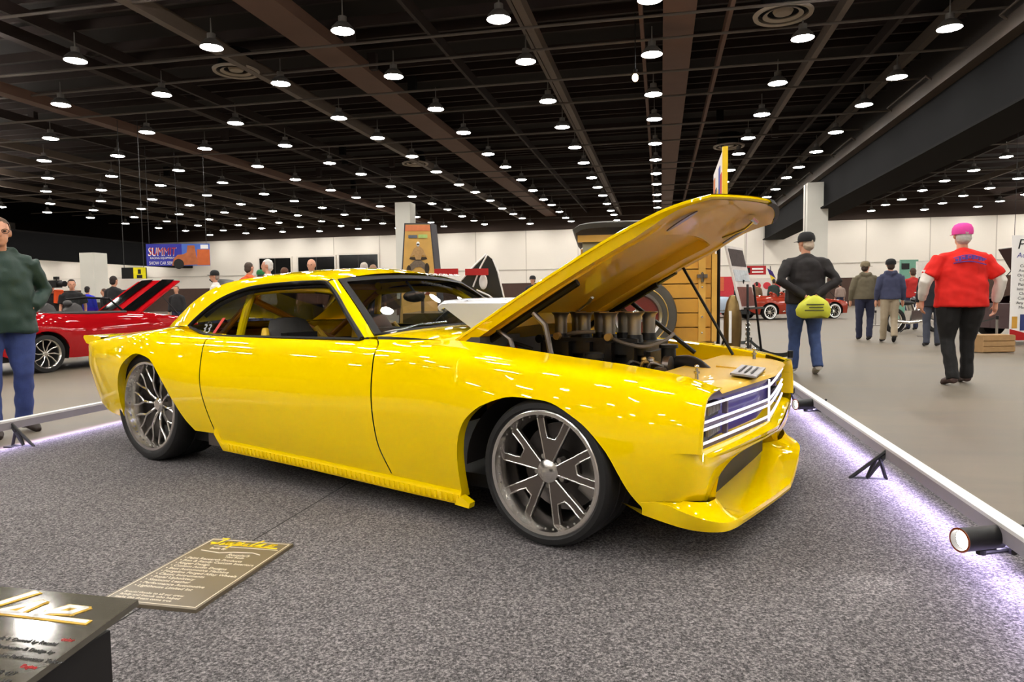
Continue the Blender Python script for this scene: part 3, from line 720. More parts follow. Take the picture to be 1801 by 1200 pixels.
# grille: dark purple core, glowing white bars
M_core = mat('grille_core', srgb(64,48,150), .4, var=.2, scale=20, coat=.3)
M_mesh = mat('grille_mesh', srgb(110,96,112), .45, metal=.5)
M_bar = emit('light_bar', (.93,.88,1.0), 1.25)
gr = MB().grid([[(vx(abs(y))-.085,y,.40) for y in [.77*t for t in tt]],[(vx(abs(y))-.085,y,.622) for y in [.77*t for t in tt]]], flip=False).build('grille', M_core, car)
for z in (.576,.515,.488,.437):
    bb = MB(); P = []
    for y in [.775*t for t in tt]: P.append([(vx(abs(y))-.03+c[0],y,z+c[1]) for c in ((0,-.0038),(.008,-.0038),(.008,.0038),(0,.0038),(0,-.0038))])
    bb.grid(P).build('light_bar', M_bar, gr, 30)
for z0,z1,x_ in ((.584,.622,-.05),(.493,.510,-.035),(.400,.431,-.035)):
    MB().grid([[(vx(abs(y))+x_,y,z0) for y in [.775*t for t in tt]],[(vx(abs(y))+x_,y,z1) for y in [.775*t for t in tt]]]).build('grille_slat', M_mesh, gr)
for s_ in (-1,1):
    for z in (.463,.545):                       # louvred lamp inserts
        b = MB().box((.530,s_*.61,z),(.03,.20,.055)); l_ = b.build('headlamp', M_dark, gr)
        for k in range(9): MB().box((.552,s_*(.53+k*.019),z+.006),(.012,.009,.030)).build('louvre', M_steel, l_)
        MB().box((.562,s_*.47,z),(.02,.02,.06)).build('divider', M_mesh, gr)
MB().box((vx(0)-.028,0,.508),(.008,.007,.19)).build('centre_bar', M_bar, gr)
# hood pins and the plaque on the header
for y in (-.50,.50):
    pn = MB().cyl((.455,y,.648),(.455,y,.672),.009,.007,10).cyl((.455,y,.672),(.455,y,.680),.013,.013,10).cyl((.455,y,.68),(.455,y,.694),.006,.006,8).ball((.455,y,.70),(.011,.011,.009),10,6).build('hood_pin', M_chrome, car)
pl = MB().box((0,0,0),(.105,.34,.008),M=Matrix.Translation((.575,-.14,.652)) @ Matrix.Rotation(math.radians(6),4,'Y') @ Matrix.Rotation(.10,4,'Z')).build('name_plaque', mat('brushed_plaque', srgb(150,148,150), .4, metal=.6, var=.2, scale=30), car)
for k in range(3): MB().box((0,0,.0045),(.008,.24,.001),M=Matrix.Translation((.600-.025*k,-.14,.653+.0025*k)) @ Matrix.Rotation(math.radians(6),4,'Y') @ Matrix.Rotation(.10,4,'Z')).build('engraving', M_grey, pl)
# bumper skin, swept round the corner
ROWS = [
 [(.372,.915,.43),(.45,.905,.43),(.53,.888,.43),(.585,.868,.43),(.612,.83,.425),(.618,.78,.40),(.628,.62,.385),(.645,.42,.38),(.660,.2,.378),(.667,0,.378)],
 [(.372,.918,.36),(.45,.908,.36),(.53,.888,.36),(.585,.858,.36),(.612,.81,.36),(.618,.76,.355),(.622,.62,.352),(.640,.42,.362),(.654,.2,.364),(.660,0,.364)],
 [(.372,.912,.29),(.45,.900,.29),(.52,.873,.285),(.570,.835,.28),(.596,.785,.28),(.600,.74,.275),(.590,.62,.275),(.600,.42,.335),(.610,.2,.345),(.615,0,.345)],
 [(.372,.900,.235),(.44,.880,.245),(.50,.845,.245),(.545,.80,.235),(.565,.75,.225),(.57,.70,.215),(.56,.60,.205),(.555,.42,.315),(.560,.2,.333),(.565,0,.333)]]
for _k in range(4):
    for _i,_x in enumerate((.372,.44,.50)):
        _z = ROWS[_k][_i][2]; ROWS[_k][_i] = (_x, BW(_x,_z)+(.0,.0,-.004,-.012)[_k]*_i, _z)
def vshift(r): return [(x+(vx(min(y,.8))-(.655-.058*(min(y,.8)/.8)**1.3) if x > .5 else 0),y,z) for x,y,z in r]
RR = [resample(vshift(r),46) for r in ROWS]
P = []
for i in range(46): P.append(spline([r[i] for r in RR],5))
for r in P:
    for k,p in enumerate(r):
        if p[0] < .56:
            t_ = min(1,max(0,(p[0]-.40)/.14)); t_ = t_*t_*(3-2*t_); r[k] = np.array([p[0],(BW(p[0],p[2])-.0015)*(1-t_)+p[1]*t_,p[2]])
b = MB()
for s_ in (-1,1): b.grid([[M3(p,s_) for p in r] for r in P], flip=s_>0)
b.build('bumper_skin', M_yel, car, 60)
# splitter shelf (yellow tray) with lip, and the dark duct behind
shelf_in = resample([(.372,.900,.235),(.44,.880,.245),(.50,.845,.245),(.545,.80,.235),(.565,.75,.225),(.57,.70,.215),(.56,.60,.205),(.44,.54,.175),(.42,.3,.165),(.42,0,.165)],46)
shelf_out = resample([(.374,.902,.233),(.44,.884,.238),(.52,.868,.212),(.585,.83,.185),(.635,.77,.165),(.655,.70,.155),(.668,.60,.148),(.690,.40,.143),(.712,.2,.14),(.730,0,.138)],46)
lip_lo = resample([(.372,.885,.185),(.45,.872,.165),(.52,.845,.145),(.58,.80,.13),(.63,.745,.122),(.652,.68,.118),(.665,.59,.115),(.688,.40,.112),(.710,.2,.11),(.728,0,.108)],46)
under = [p*np.array([1,.9,0])+np.array([-.12,0,lip_lo[i][2]+.005]) for i,p in enumerate(lip_lo)]
b = MB()
for s_ in (-1,1):
    b.grid([[M3(shelf_in[i],s_),M3((shelf_in[i]*.5+shelf_out[i]*.5)-np.array([0,0,.006]),s_),M3(shelf_out[i],s_),M3(lip_lo[i]*.5+shelf_out[i]*.5+np.array([.004,.002,0]),s_),M3(lip_lo[i],s_),M3(under[i],s_)] for i in range(46)], flip=s_>0)
b.build('splitter', M_yel, car, 28)
MB().box((.475,0,.25),(.05,1.02,.19)).build('air_duct', M_dark, car)
for s_ in (-1,1): MB().grid([[(.56,s_*.60,.205),(.44,s_*.575,.17)],[(.56,s_*.54,.285),(.43,s_*.53,.30)]], flip=s_<0).build('duct_wall', M_yel, car, 30)
# ---- raised hood (hinged at the cowl)
HA = math.radians(29.4); HO = np.array([-.687,0,.786]); HD = np.array([math.cos(HA),0,math.sin(HA)]); HN = np.array([-math.sin(HA),0,math.cos(HA)])
hoodh = hermite([-.1,.0,.5,.83,1.131,1.345,1.46],[-.004,0,.006,.0,-.027,-.082,-.122])
def HP(a, y, h): return tuple(HO+HD*a+HN*h+np.array([0,y,0]))
def hw(a): return .615-.02*max(0,a/1.345)
def hood_pt(s, t, d):
    """s along 0..1, t across -1..1, d offset down"""
    end = 1.345+.115*(1-abs(t)**1.6); a = end*s
    w_ = hw(a)*(1-.035*max(0,(s-.9)/.1)**2)
    return HP(a, w_*t, hoodh(a)+.022*(1-t*t)*(1-.6*s)-d)
def fd(s): q_ = min(1,max(0,(s-.70)/.25)); return .056-.036*q_*q_*(3-2*q_)
S_ = [0,.02,.06,.12,.2,.3,.4,.5,.6,.68,.75,.81,.86,.9,.93,.96,.98,1.0]; T_ = [-1,-.985,-.95,-.9,-.8,-.65,-.5,-.35,-.2,0,.2,.35,.5,.65,.8,.9,.95,.985,1]
b = MB().grid([[hood_pt(s,t,.0 if abs(t)<1 else .004) for t in T_] for s in S_])
edge = [(s,-1) for s in S_]+[(1,t) for t in T_[1:]]+[(s,1) for s in reversed(S_[:-1])]
b.grid([[hood_pt(s,t,.004),hood_pt(s,t,.014),hood_pt(s*.997,t*.99,.016),hood_pt(s*.99,t*.965,fd(s*.99))] for s,t in edge], flip=True)
hood = b.build('hood', M_yel, car, 40)
# inner panel: flat border, big recessed field
def ring(s0,s1,t0,d): return [(s0,-t0,d),(s1-.10,-t0,d),(s1-.03,-t0*.55,d),(s1,0,d),(s1-.03,t0*.55,d),(s1-.10,t0,d),(s0,t0,d)]
b = MB(); G = []
for s in sorted(set(list(np.linspace(.02,.985,40))+[.12,.132,.145,.72,.735,.746])):
    r_ = []
    for t in sorted(set(list(np.linspace(-.965,.965,31))+[s__*q for s__ in (-1,1) for q in (.57,.595,.62,.80,.81,.85,.86)])):
        inn = min(1,max(0,(.62-abs(t))/.05))*min(1,max(0,(s-.12)/.02))*min(1,max(0,(.745-s)/.02))
        rdg = .008 if (.80 < abs(t) < .86 and .05 < s < .93) else 0
        r_.append(hood_pt(s,t,fd(s)-(fd(s)-.008)*inn+rdg*(s < .8)))
    G.append(r_)
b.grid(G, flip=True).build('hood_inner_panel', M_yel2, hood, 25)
b = MB()
for k,t in enumerate(np.linspace(.05,1,14)): pass
nose_e = [(1.0,t) for t in np.linspace(-.1,.9,18)]
b.grid([[hood_pt(1.001,t,-.002),hood_pt(1.001,t,.020),hood_pt(.985,t,.026)] for s,t in nose_e]).grid([[hood_pt(1.0,t,-.004),hood_pt(.985,t,-.003)] for s,t in nose_e], flip=True).build('hood_nose_seal', M_trim, hood, 30)
for sy in (-1,1):
    MB().prism([(math.cos(a)*.075,math.sin(a)*.018) for a in np.linspace(0,2*math.pi,20)[:-1]],-.002,.003, Matrix(((HD[0],0,HN[0],hood_pt(.84,sy*.72,.048)[0]),(0,1,0,hood_pt(.84,sy*.72,.048)[1]),(HD[2],0,HN[2],hood_pt(.84,sy*.72,.048)[2]),(0,0,0,1)))).build('pin_hole', M_gun, hood)
p0 = hood_pt(.90,.10,.034); p1 = hood_pt(.90,.52,.036)
b = MB().tube([hood_pt(.915,.30,.045),hood_pt(.88,.36,.065),hood_pt(.84,.42,.065),hood_pt(.80,.46,.06)],.007,8).tube([hood_pt(.915,.15,.038),hood_pt(.92,.45,.038)],[.014,.014],8); b.build('latch_hook', M_chrome, hood)
# hinge channels and arms, gas strut
for y in (-.50,.50):
    MB().tube([HP(.10,y,-.068),HP(.66,y,-.068)],.018,8).build('hinge_channel', M_trim, hood)
    MB().tube([(-.30,y*1.02,.915),(-.24,y*1.02,.86),(-.205,y*1.02,.70)],.014,8).tube([(-.50,y*1.02,.835),(-.43,y*1.02,.79),(-.40,y*1.02,.70)],.014,8).build('hinge_arm', M_gun, hood)
MB().tube([HP(.82,.55,-.035),(.33,.56,.66)],.008,8).tube([HP(.44,.55,-.035),(.12,.56,.665)],.013,8).build('gas_strut', M_dark, hood)
MB().tube([HP(.30,.53,-.05),HP(.78,.53,-.05)],.02,8).build('strut_channel', M_dark, hood)
# silver cowl scoop on top of the hood
b = MB(); P = []
for a,h,w_ in ((.38,.0,.24),(.33,.022,.28),(.22,.083,.32),(.10,.150,.335),(.0,.206,.345),(-.14,.285,.35),(-.165,.285,.35),(-.165,.272,.35)):
    base = hoodh(max(a,0))-.002
    hh = max(h, base+.012); lo = base if a >= 0 else h-.028-(.0)
    if a < 0: lo = h-.03
    P.append([HP(a,-w_,lo),HP(a,-w_,hh-.015),HP(a,-w_+.018,hh-.003),HP(a,-w_*.5,hh+.008),HP(a,0,hh+.012),HP(a,w_*.5,hh+.008),HP(a,w_-.018,hh-.003),HP(a,w_,hh-.015),HP(a,w_,lo)])
b.grid(P).solid(.012)
scoop = b.build('cowl_scoop', M_silver, hood, 40)
b = MB()
for s_ in (-1,1): b.add([HP(.0,s_*.338,.0),HP(.0,s_*.338,.22),HP(-.14,s_*.338,.26),HP(-.06,s_*.338,.10)],[(0,1,2,3)])
b.solid(.006).build('scoop_side', M_silver, scoop)
# ---- engine
M_eblk = mat('engine_black', srgb(20,18,17), .35, var=.3, scale=20, bump=.1)
EX = -.18
eng = MB().box((EX,0,.50),(.62,.42,.32)).box((EX,0,.66),(.60,.26,.12)).box((EX,-.20,.60),(.56,.16,.10)).box((EX,.20,.60),(.56,.16,.10)).build('engine', M_eblk, car)
MB().box((EX,0,.735),(.56,.34,.06)).build('intake_manifold', M_eblk, eng)
for i in range(4):
    for s_ in (-1,1):
        x = EX-.20+i*.135; y = s_*.095
        st_ = MB().open_lathe([(.030,0),(.030,.07),(.034,.095),(.046,.108),(.048,.105),(.036,.092),(.032,.07),(.032,0)],20,c=(x,y,.80)).build('velocity_stack', M_steel, eng, 50)
        MB().cyl((x,y,.765),(x,y,.80),.042,.038,14).build('throttle_body', M_eblk, eng)
for i in range(5): MB().box((EX-.23+i*.115,-.185,.70),(.035,.05,.13)).build('runner', M_eblk, eng)
MB().box((EX-.02,-.175,.775),(.55,.02,.02)).cyl((EX-.27,-.18,.775),(EX-.27,-.205,.775),.022,n=12).build('fuel_rail', M_eblk, eng)
for x in (EX-.17,EX+.11): MB().cyl((x,-.18,.79),(x,-.205,.79),.020,.018,14).build('rail_cap', M_gold, eng)
MB().tube(spline([(EX+.10,-.16,.79),(EX+.2,-.21,.765),(EX+.30,-.20,.75),(EX+.36,-.10,.775),(EX+.36,.02,.80)],5),.009,8).build('breather_hose', mat('hose_grey', srgb(104,96,88), .5), eng)
MB().tube(spline([(EX-.12,-.17,.80),(EX-.05,-.20,.81),(EX+.03,-.17,.815)],5),.010,8).build('coolant_hose', bpy.data.materials['hose_grey'], eng)
cap_ = MB().lathe([(0,.64),(.038,.64),(.040,.655),(.040,.70),(.046,.702),(.046,.722),(.040,.728),(0,.728)],20,c=(EX+.10,-.33,0)).build('oil_cap', M_dark, eng)
gz = MB().cyl((EX-.36,-.40,.70),(EX-.33,-.435,.705),.034,.034,18).build('pressure_gauge', M_steel, eng); MB().cyl((EX-.331,-.434,.705),(EX-.3295,-.436,.7052),.027,.027,16).build('gauge_face', M_white, gz)
MB().box((EX-.36,-.33,.715),(.05,.05,.07)).build('regulator', mat('red_anodised', srgb(150,30,20), .4, metal=.4), eng)
MB().tube(spline([(EX-.44,-.44,.69),(EX-.42,-.38,.74),(EX-.34,-.34,.76),(EX-.25,-.3,.73)],5),.010,8).build('fuel_line', M_dark, eng)
MB().box((EX,-.32,.60),(.60,.10,.09)).build('valve_cover', M_gun, eng)
MB().box((EX,.32,.60),(.60,.10,.09)).build('valve_cover', M_gun, eng)
pulley = MB().lathe([(0,0),(.085,0),(.088,.006),(.075,.014),(.088,.022),(.085,.03),(.03,.034),(0,.034)],24,axis='X',c=(EX+.36,-.02,.58)).build('pulley', M_dark, eng)
MB().lathe([(0,0),(.06,0),(.063,.02),(.06,.04),(0,.045)],20,axis='X',c=(EX+.36,-.22,.60)).lathe([(0,0),(.045,0),(.045,.03),(0,.035)],18,axis='X',c=(EX+.37,-.13,.66)).build('alternator', M_gun, eng)
MB().lathe([(.035,.66),(.035,.735),(.045,.737),(.045,.752),(.03,.755),(0,.755)],16,c=(EX+.36,-.05,0)).build('filler_neck', M_dark, eng)
for k in range(7):
    x = EX+.18+random.random()*.16; y = -.30+random.random()*.22
    MB().tube(spline([(x,y,.62),(x+.03,y-.03,.68),(x+.06,y+.05,.66)],4),.007,6).ball((x+.02,y,.69),(.014,.014,.012),8,6).build('fitting', M_gold if k%3 == 0 else M_steel, eng)
MB().tube(spline([(EX+.36,-.02,.655),(EX+.45,-.03,.665),(EX+.52,-.06,.64),(EX+.60,-.12,.585),(EX+.64,-.16,.54)],6),[.038]*25,14).build('radiator_hose', M_dark, eng)
MB().box((.30,0,.47),(.05,.80,.34)).build('radiator', M_dark, car)
# ---- wheels
def tyre_prof(R, rim, half):
    sw = R-rim
    return [(rim-.006,-half*.80),(rim+.004,-half*.92),(rim+sw*.35,-half*1.0),(rim+sw*.72,-half*.985),(R-.006,-half*.90),(R,-half*.78),(R,-half*.30),(R-.004,-half*.27),(R-.004,-half*.22),(R,-half*.2),(R,half*.2),(R-.004,half*.22),(R-.004,half*.27),(R,half*.30),(R,half*.78),(R-.006,half*.90),(rim+sw*.72,half*.985),(rim+sw*.35,half),(rim+.004,half*.92),(rim-.006,half*.80)]
def wheel(x, sgn, R, rim, half, yout, steer, style, zc=None):
    """local +Y' = outboard"""
    zc = R if zc is None else zc
    Mw = Matrix.Translation((x,sgn*(yout-half),zc)) @ Matrix.Rotation(steer,4,'Z') @ Matrix.Rotation(math.pi if sgn < 0 else 0,4,'Z')
    def B(): return MB()
    def fin(b, name, m, par, ang=35):
        b.v = [tuple(Mw @ Vector(p)) for p in b.v]; return b.build(name, m, par, ang)
    AY = Matrix.Rotation(-math.pi/2,4,'X')        # lathe axis -> +Y
    ty = fin(B().open_lathe(tyre_prof(R,rim,half),72,axis='Y').open_lathe([(rim-.006,-half*.8),(rim-.006,half*.8)],72,axis='Y'),'wheel',M_tyre,car,40)
    h = half
    fin(B().open_lathe([(rim+.010,h*.86),(rim+.012,h*.93),(rim+.004,h*.97),(rim-.010,h*.95),(rim-.016,h*.80),(rim-.030,h*.62),(rim-.034,h*.30),(rim-.038,-h*.8)],72,axis='Y'),'rim',M_chrome,ty,40)
    bo = B()
    for k in range(40):
        a = 2*math.pi*k/40; bo.ball(((rim-.017)*math.cos(a),h*.80,(rim-.017)*math.sin(a)),(.0045,.005,.0045),6,4)
    fin(bo,'rim_bolts',M_steel,ty)['kind'] = 'stuff'
    fin(B().lathe([(0,-h*.3),(rim*.74,-h*.3),(rim*.74,-h*.22),(rim*.30,-h*.20),(rim*.28,h*.05),(0,h*.05)],40,axis='Y'),'brake_disc',M_disc,ty,30)
    cal = B(); 
    cal.grid([[(r*math.cos(a),y,r*math.sin(a)) for (r,y) in ((rim*.50,-h*.15),(rim*.50,h*.12),(rim*.80,h*.12),(rim*.80,-h*.15))] for a in np.linspace(math.radians(150),math.radians(215),8)])
    fin(cal,'brake_caliper',M_steel,ty)
    yf = h*.62
    if style == 'fork':
        for k in range(5):                                  # five Y spokes, each two bars joined at the root
            a0 = math.pi/2+2*math.pi*k/5+math.radians(8); Rk = Matrix.Rotation(-(a0-math.pi/2),4,'Y'); r1 = rim-.024; r0 = .045; c = rim*.50
            hw_ = .040
            poly = [(-.018,r0),(-.079,r1*.955),(-.050,r1*.985),(-.030,c+.035),(-.018,c+.012),(.018,c+.012),(.030,c+.035),(.050,r1*.985),(.079,r1*.955),(.018,r0)]
            Mx = Rk @ Matrix(((1,0,0,0),(0,0,1,0),(0,1,0,0),(0,0,0,1)))
            n = len(poly)
            def dish(p): r = math.hypot(*p); return yf-.012*(1-(r/rim))
            v = [(p[0],yf-.020,p[1]) for p in poly]+[(p[0],yf,p[1]) for p in poly]
            bb = B(); bb.add([tuple(Rk @ Vector(q)) for q in v],[tuple(range(n,2*n)),tuple(reversed(range(n)))]+[(i,(i+1)%n,n+(i+1)%n,n+i) for i in range(n)])
            sp = fin(bb,'spoke',M_gun,ty,20)
            eb = B()
            L1 = [poly[0],poly[1]]; L2 = [poly[9],poly[8]]; L3 = poly[2:8]
            for Ln in (L1,L2,L3): eb.tube([tuple(Rk @ Vector((p[0],yf+.001,p[1]))) for p in Ln],.0035,6)
            fin(eb,'spoke_edge',M_chrome,sp)
        fin(B().lathe([(0,yf+.012),(.022,yf+.012),(.034,yf+.006),(.046,yf+.002),(.052,yf-.02),(.052,yf-.06)],28,axis='Y'),'centre_cap',M_chrome,ty,30)
        for k in range(5):
            a = math.pi/2+2*math.pi*(k+.5)/5+math.radians(8)
            fin(B().cyl((.062*math.cos(a),yf-.05,.062*math.sin(a)),(.062*math.cos(a),yf-.012,.062*math.sin(a)),.012,.011,8),'lug_nut',M_steel,ty)
    else:
        for k in range(10):                                 # polished forked mesh spokes
            a = 2*math.pi*k/10+.1; r1 = rim-.028; c = rim*.52
            P0 = lambda r,da,y: (r*math.cos(a+da),y,r*math.sin(a+da))
            b = B().tube(spline([P0(.035,0,yf-.03),P0(c*.6,0,yf-.012),P0(c,.0,yf-.006)],4),.0085,6)
            for d in (-1,1): b.tube(spline([P0(c,0,yf-.006),P0(c*1.22,d*.10,yf-.005),P0(rim*.76,d*.16,yf-.004),P0(r1,d*.17,yf)],4),.0080,6)
            fin(b,'spoke',M_chrome,ty,40)
        fin(B().lathe([(0,yf+.0),(.03,yf-.002),(.044,yf-.012),(.048,yf-.05)],24,axis='Y'),'centre_cap',M_chrome,ty,30)
    return ty
wheel(-.022,-1,.294,.243,.125,.925,math.radians(-3),'fork'); wheel(-.022,1,.294,.243,.125,.925,math.radians(-3),'fork')
wheel(RAX,-1,.342,.272,.165,.882,0,'mesh'); wheel(RAX,1,.342,.272,.165,.882,0,'mesh')
# ---------------------------------------------------------------- people
from mathutils import noise
WS_ = bpy.data.scenes.new('work')
def blob(mb, name, m, parent, voxel, smooth=6, fold=0, fscale=7, seed=0):
    """weld overlapping closed volumes into one continuous smooth skin"""
    me = bpy.data.meshes.new('tmp'); me.from_pydata(mb.v,[],mb.f); bm = bmesh.new(); bm.from_mesh(me); bmesh.ops.recalc_face_normals(bm,faces=bm.faces); bm.to_mesh(me); bm.free()
    o = bpy.data.objects.new('tmp',me); WS_.collection.objects.link(o)
    r = o.modifiers.new('r','REMESH'); r.mode = 'VOXEL'; r.voxel_size = voxel
    if smooth: q = o.modifiers.new('s','SMOOTH'); q.factor = .5; q.iterations = smooth
    WS_.view_layers[0].update(); dg = WS_.view_layers[0].depsgraph; out = bpy.data.meshes.new_from_object(o.evaluated_get(dg)); bpy.data.objects.remove(o); bpy.data.meshes.remove(me)
    if fold:
        nv = np.zeros(len(out.vertices)*3); out.vertices.foreach_get('normal',nv); nv = nv.reshape(-1,3); co = np.zeros(len(out.vertices)*3); out.vertices.foreach_get('co',co); co = co.reshape(-1,3)
        for i_ in range(len(co)):
            p = Vector(co[i_]); n = noise.noise(Vector((p.x*fscale+seed,p.y*fscale,p.z*fscale*1.6)))+.5*noise.noise(Vector((p.x*fscale*2.3,p.y*fscale*2.3+seed,p.z*fscale*2.6)))
            co[i_] += nv[i_]*(fold*n)
        out.vertices.foreach_set('co',co.ravel()); out.update()
    out.name = name; out.materials.clear(); out.materials.append(m); out.shade_smooth(); return link(name,out,parent)
M_skin = mat('skin', srgb(206,150,122), .55, var=.08, scale=20)
M_skin2 = mat('skin_tanned', srgb(176,120,92), .55, var=.08, scale=20)
def cloth(name, col, rough=.85, var=.14, sc=14): return bpy.data.materials.get(name) or mat(name, srgb(*col), rough, var=var, scale=sc, bump=.12, bscale=150)
def face_parts(b, hc, s, yaw, detail):
    """head with brow, nose, ears, jaw; looks along local +Y turned by yaw"""
    Mh = Matrix.Translation(Vector(hc)) @ Matrix.Rotation(yaw,4,'Z') @ Matrix.Scale(s,4)
    b.ball((0,-.008,.02),(.076,.094,.098),16,10,Mh); b.ball((0,.022,-.045),(.058,.066,.072),14,8,Mh); b.ball((0,.05,-.085),(.034,.034,.03),10,6,Mh)
    b.ball((0,.092,-.012),(.013,.018,.028),8,6,Mh); b.ball((0,.080,.022),(.050,.014,.012),10,6,Mh); b.ball((0,.082,-.058),(.024,.012,.009),8,5,Mh)
    for sx in (-1,1): b.ball((sx*.078,-.004,-.004),(.011,.022,.033),8,6,Mh)
    return Mh
def finger_hand(b, w_, d, side, s, curl=.5, palm=None):
    """palm and five bent fingers from wrist w_ along d; palm normal roughly inward"""
    w_ = Vector(w_); d = Vector(d).normalized(); n = Vector(palm if palm else (-side,0,0)); n = (n-d*n.dot(d)).normalized(); t = d.cross(n)
    if t.y < 0: t = -t                                        # thumb side faces forward
    b.tube([w_,w_+d*.03*s,w_+d*.085*s],[.024*s,.027*s,.026*s],8,ell=.0+1.0)
    b.ball(w_+d*.06*s,(.03*s,.03*s,.035*s),8,6)
    for k,(off,L) in enumerate(((.030,.070),(.010,.080),(-.010,.075),(-.030,.058))):
        p = w_+d*.085*s+t*off*s; p1 = p+(d*math.cos(curl*.6)+n*math.sin(curl*.6))*L*.5*s; p2 = p1+(d*math.cos(curl*1.7)+n*math.sin(curl*1.7))*L*.55*s
        b.tube([p-d*.02*s,p,p1,p2],[.0095*s,.0095*s,.0088*s,.0075*s],6)
    p = w_+d*.03*s+t*.026*s; b.tube([p,p+(d*.6+t*.7).normalized()*.035*s,p+(d*.85+t*.55+n*.4).normalized()*.068*s],[.012*s,.011*s,.009*s],6)
def person(label, loc, rz, H, top, legs, shoes=(30,28,28), hair=(60,45,35), cap=None, capdir=0, pose=None, skin=None, detail=1, hairlen=0, hood=False, yaw=0, girth=1.0, sleeves=True, coat=0.0, sleeve_mat=None, nlean=0.0, group=None, bald=False, shoe_mat=None, brim=True):
    """stands at loc, faces local +Y. detail 2 near, 1 middle, 0 far"""
    s = H/1.76; sk = skin or M_skin; g = girth
    q = .185*g**.55
    J = dict(shL=(-q,0,1.40),shR=(q,0,1.40),elL=(-.25*g,-.02,1.15),elR=(.25*g,-.02,1.15),wrL=(-.26*g,.06,.90),wrR=(.26*g,.06,.90),hdL=(0,.1,-1),hdR=(0,.1,-1),
             hipL=(-.09*g,0,.93),hipR=(.09*g,0,.93),knL=(-.10*g,.02,.50),knR=(.10*g,.02,.50),anL=(-.10*g,-.02,.09),anR=(.10*g,-.02,.09),toL=(-.11*g,.13,.03),toR=(.11*g,.13,.03),neck=(0,.0,1.49),head=(0,.02,1.645),chest=(0,0,1.32),waist=(0,0,1.02))
    if pose: J.update(pose)
    V = lambda k: Vector(J[k])*s
    root = thing('person', label, 'person', loc, rz, group)
    vox = (.020,.013,.0075)[detail]
    b = MB(); Mh = face_parts(b, V('head')+Vector((0,nlean,0)), s, yaw, detail)
    b.tube([V('head')+Vector((0,-.01,-.06*s)),V('neck')-Vector((0,0,.06*s))],[.052*s,.058*s],10)
    b.tube([V('waist')-Vector((0,0,.10*s)),V('waist'),V('chest'),V('neck')-Vector((0,0,.04))],[.09*s*g,.09*s*g,.10*s*g,.05*s],12,ell=1.45)
    for sd,k in ((-1,'L'),(1,'R')):
        b.tube([V('sh'+k),V('el'+k),V('wr'+k)],[.045*s,.037*s,.027*s],8)
        if detail == 2: finger_hand(b, V('wr'+k), J['hd'+k], sd, s, .55)
        else:
            d = Vector(J['hd'+k]).normalized(); b.tube([V('wr'+k),V('wr'+k)+d*.06*s,V('wr'+k)+d*.15*s],[.026*s,.034*s,.018*s],8)
            if detail: b.tube([V('wr'+k)+d*.03*s,V('wr'+k)+d*.08*s+Vector((0,.04*s,0))],[.014*s,.011*s],6)
        b.tube([V('hip'+k),V('kn'+k),V('an'+k)],[.06*s,.05*s,.036*s],8); b.ball(V('an'+k),(.04*s,.05*s,.04*s),8,6)
    b.tube([V('hipL'),V('hipR')],.07*s,8)
    blob(b,'body',sk,root,vox,3 if detail == 2 else 4)
    if detail:
        eb = MB()
        for sx in (-1,1): eb.ball((sx*.031,.081,.006),(.011,.007,.007),8,6,Mh)
        eb.build('eyes', cloth('eye_dark',(40,32,28),.3), root)
    # upper garment
    b = MB(); hem = J['waist'][2]-.10-coat
    tr = [V('waist')*1.0]; base = V('waist').copy(); base.z = hem*s
    b.tube([base,V('waist'),(V('waist')+V('chest'))/2,V('chest'),V('chest')+Vector((0,0,.10*s)),V('neck')-Vector((0,0,.03*s))],[.143*s*g,.140*s*g,.132*s*g,.126*s*g,.100*s,.062*s],16,ell=1.42)
    b.tube([V('shL')-Vector((.015*s,0,.01*s)),V('shL')*.5+V('neck')*.5-Vector((0,.01,.045*s)),V('neck')-Vector((0,.01,.05*s)),V('shR')*.5+V('neck')*.5-Vector((0,.01,.045*s)),V('shR')+Vector((.015*s,0,-.01*s))],[.066*s,.082*s,.085*s,.082*s,.066*s],10); b.ball(V('chest')+Vector((0,-.005,.0)),(.175*s*g**.8,.125*s*g,.16*s),14,9)
    for k in 'LR':
        if sleeves: b.tube([V('sh'+k),V('sh'+k)*.5+V('el'+k)*.5,V('el'+k),V('el'+k)*.45+V('wr'+k)*.55,V('wr'+k)],[.078*s,.070*s,.062*s,.056*s,.046*s],10)
        else: b.tube([V('sh'+k),V('sh'+k)*.35+V('el'+k)*.65,V('sh'+k)*.2+V('el'+k)*.8],[.080*s,.086*s,.088*s],10)
    if hood: b.tube([V('neck')+Vector((x*.095*s,y*s,z*s)) for x,y,z in ((-1,.03,0),(-.85,-.05,.0),(0,-.085,-.03),(.85,-.05,.0),(1,.03,0))],[.045*s,.055*s,.065*s,.055*s,.045*s],8)
    else: b.tube([V('neck')+Vector((.068*s*math.cos(a),.062*s*math.sin(a),-.005)) for a in np.linspace(0,2*math.pi,11)],.017*s,6)
    up = blob(b,'jacket' if sleeves else 'shirt',top,root,max(vox,.011),6,(.006,.010,.015)[detail]*s,6,len(label))
    if sleeve_mat:
        for k in 'LR':
            b = MB().tube([V('sh'+k)*.3+V('el'+k)*.7,V('el'+k),V('el'+k)*.45+V('wr'+k)*.55,V('wr'+k)*.95+V('el'+k)*.05],[.070*s,.064*s,.056*s,.042*s],10)
            blob(b,'undershirt_sleeve',sleeve_mat,root,max(vox,.011),5,.008*s)
    # trousers
    b = MB(); b.tube([V('hipL')*.5+V('hipR')*.5+Vector((0,0,.10*s)),V('hipL')*.5+V('hipR')*.5,V('hipL')*.5+V('hipR')*.5-Vector((0,0,.06*s))],[.118*s*g,.128*s*g,.09*s*g],14,ell=1.38)
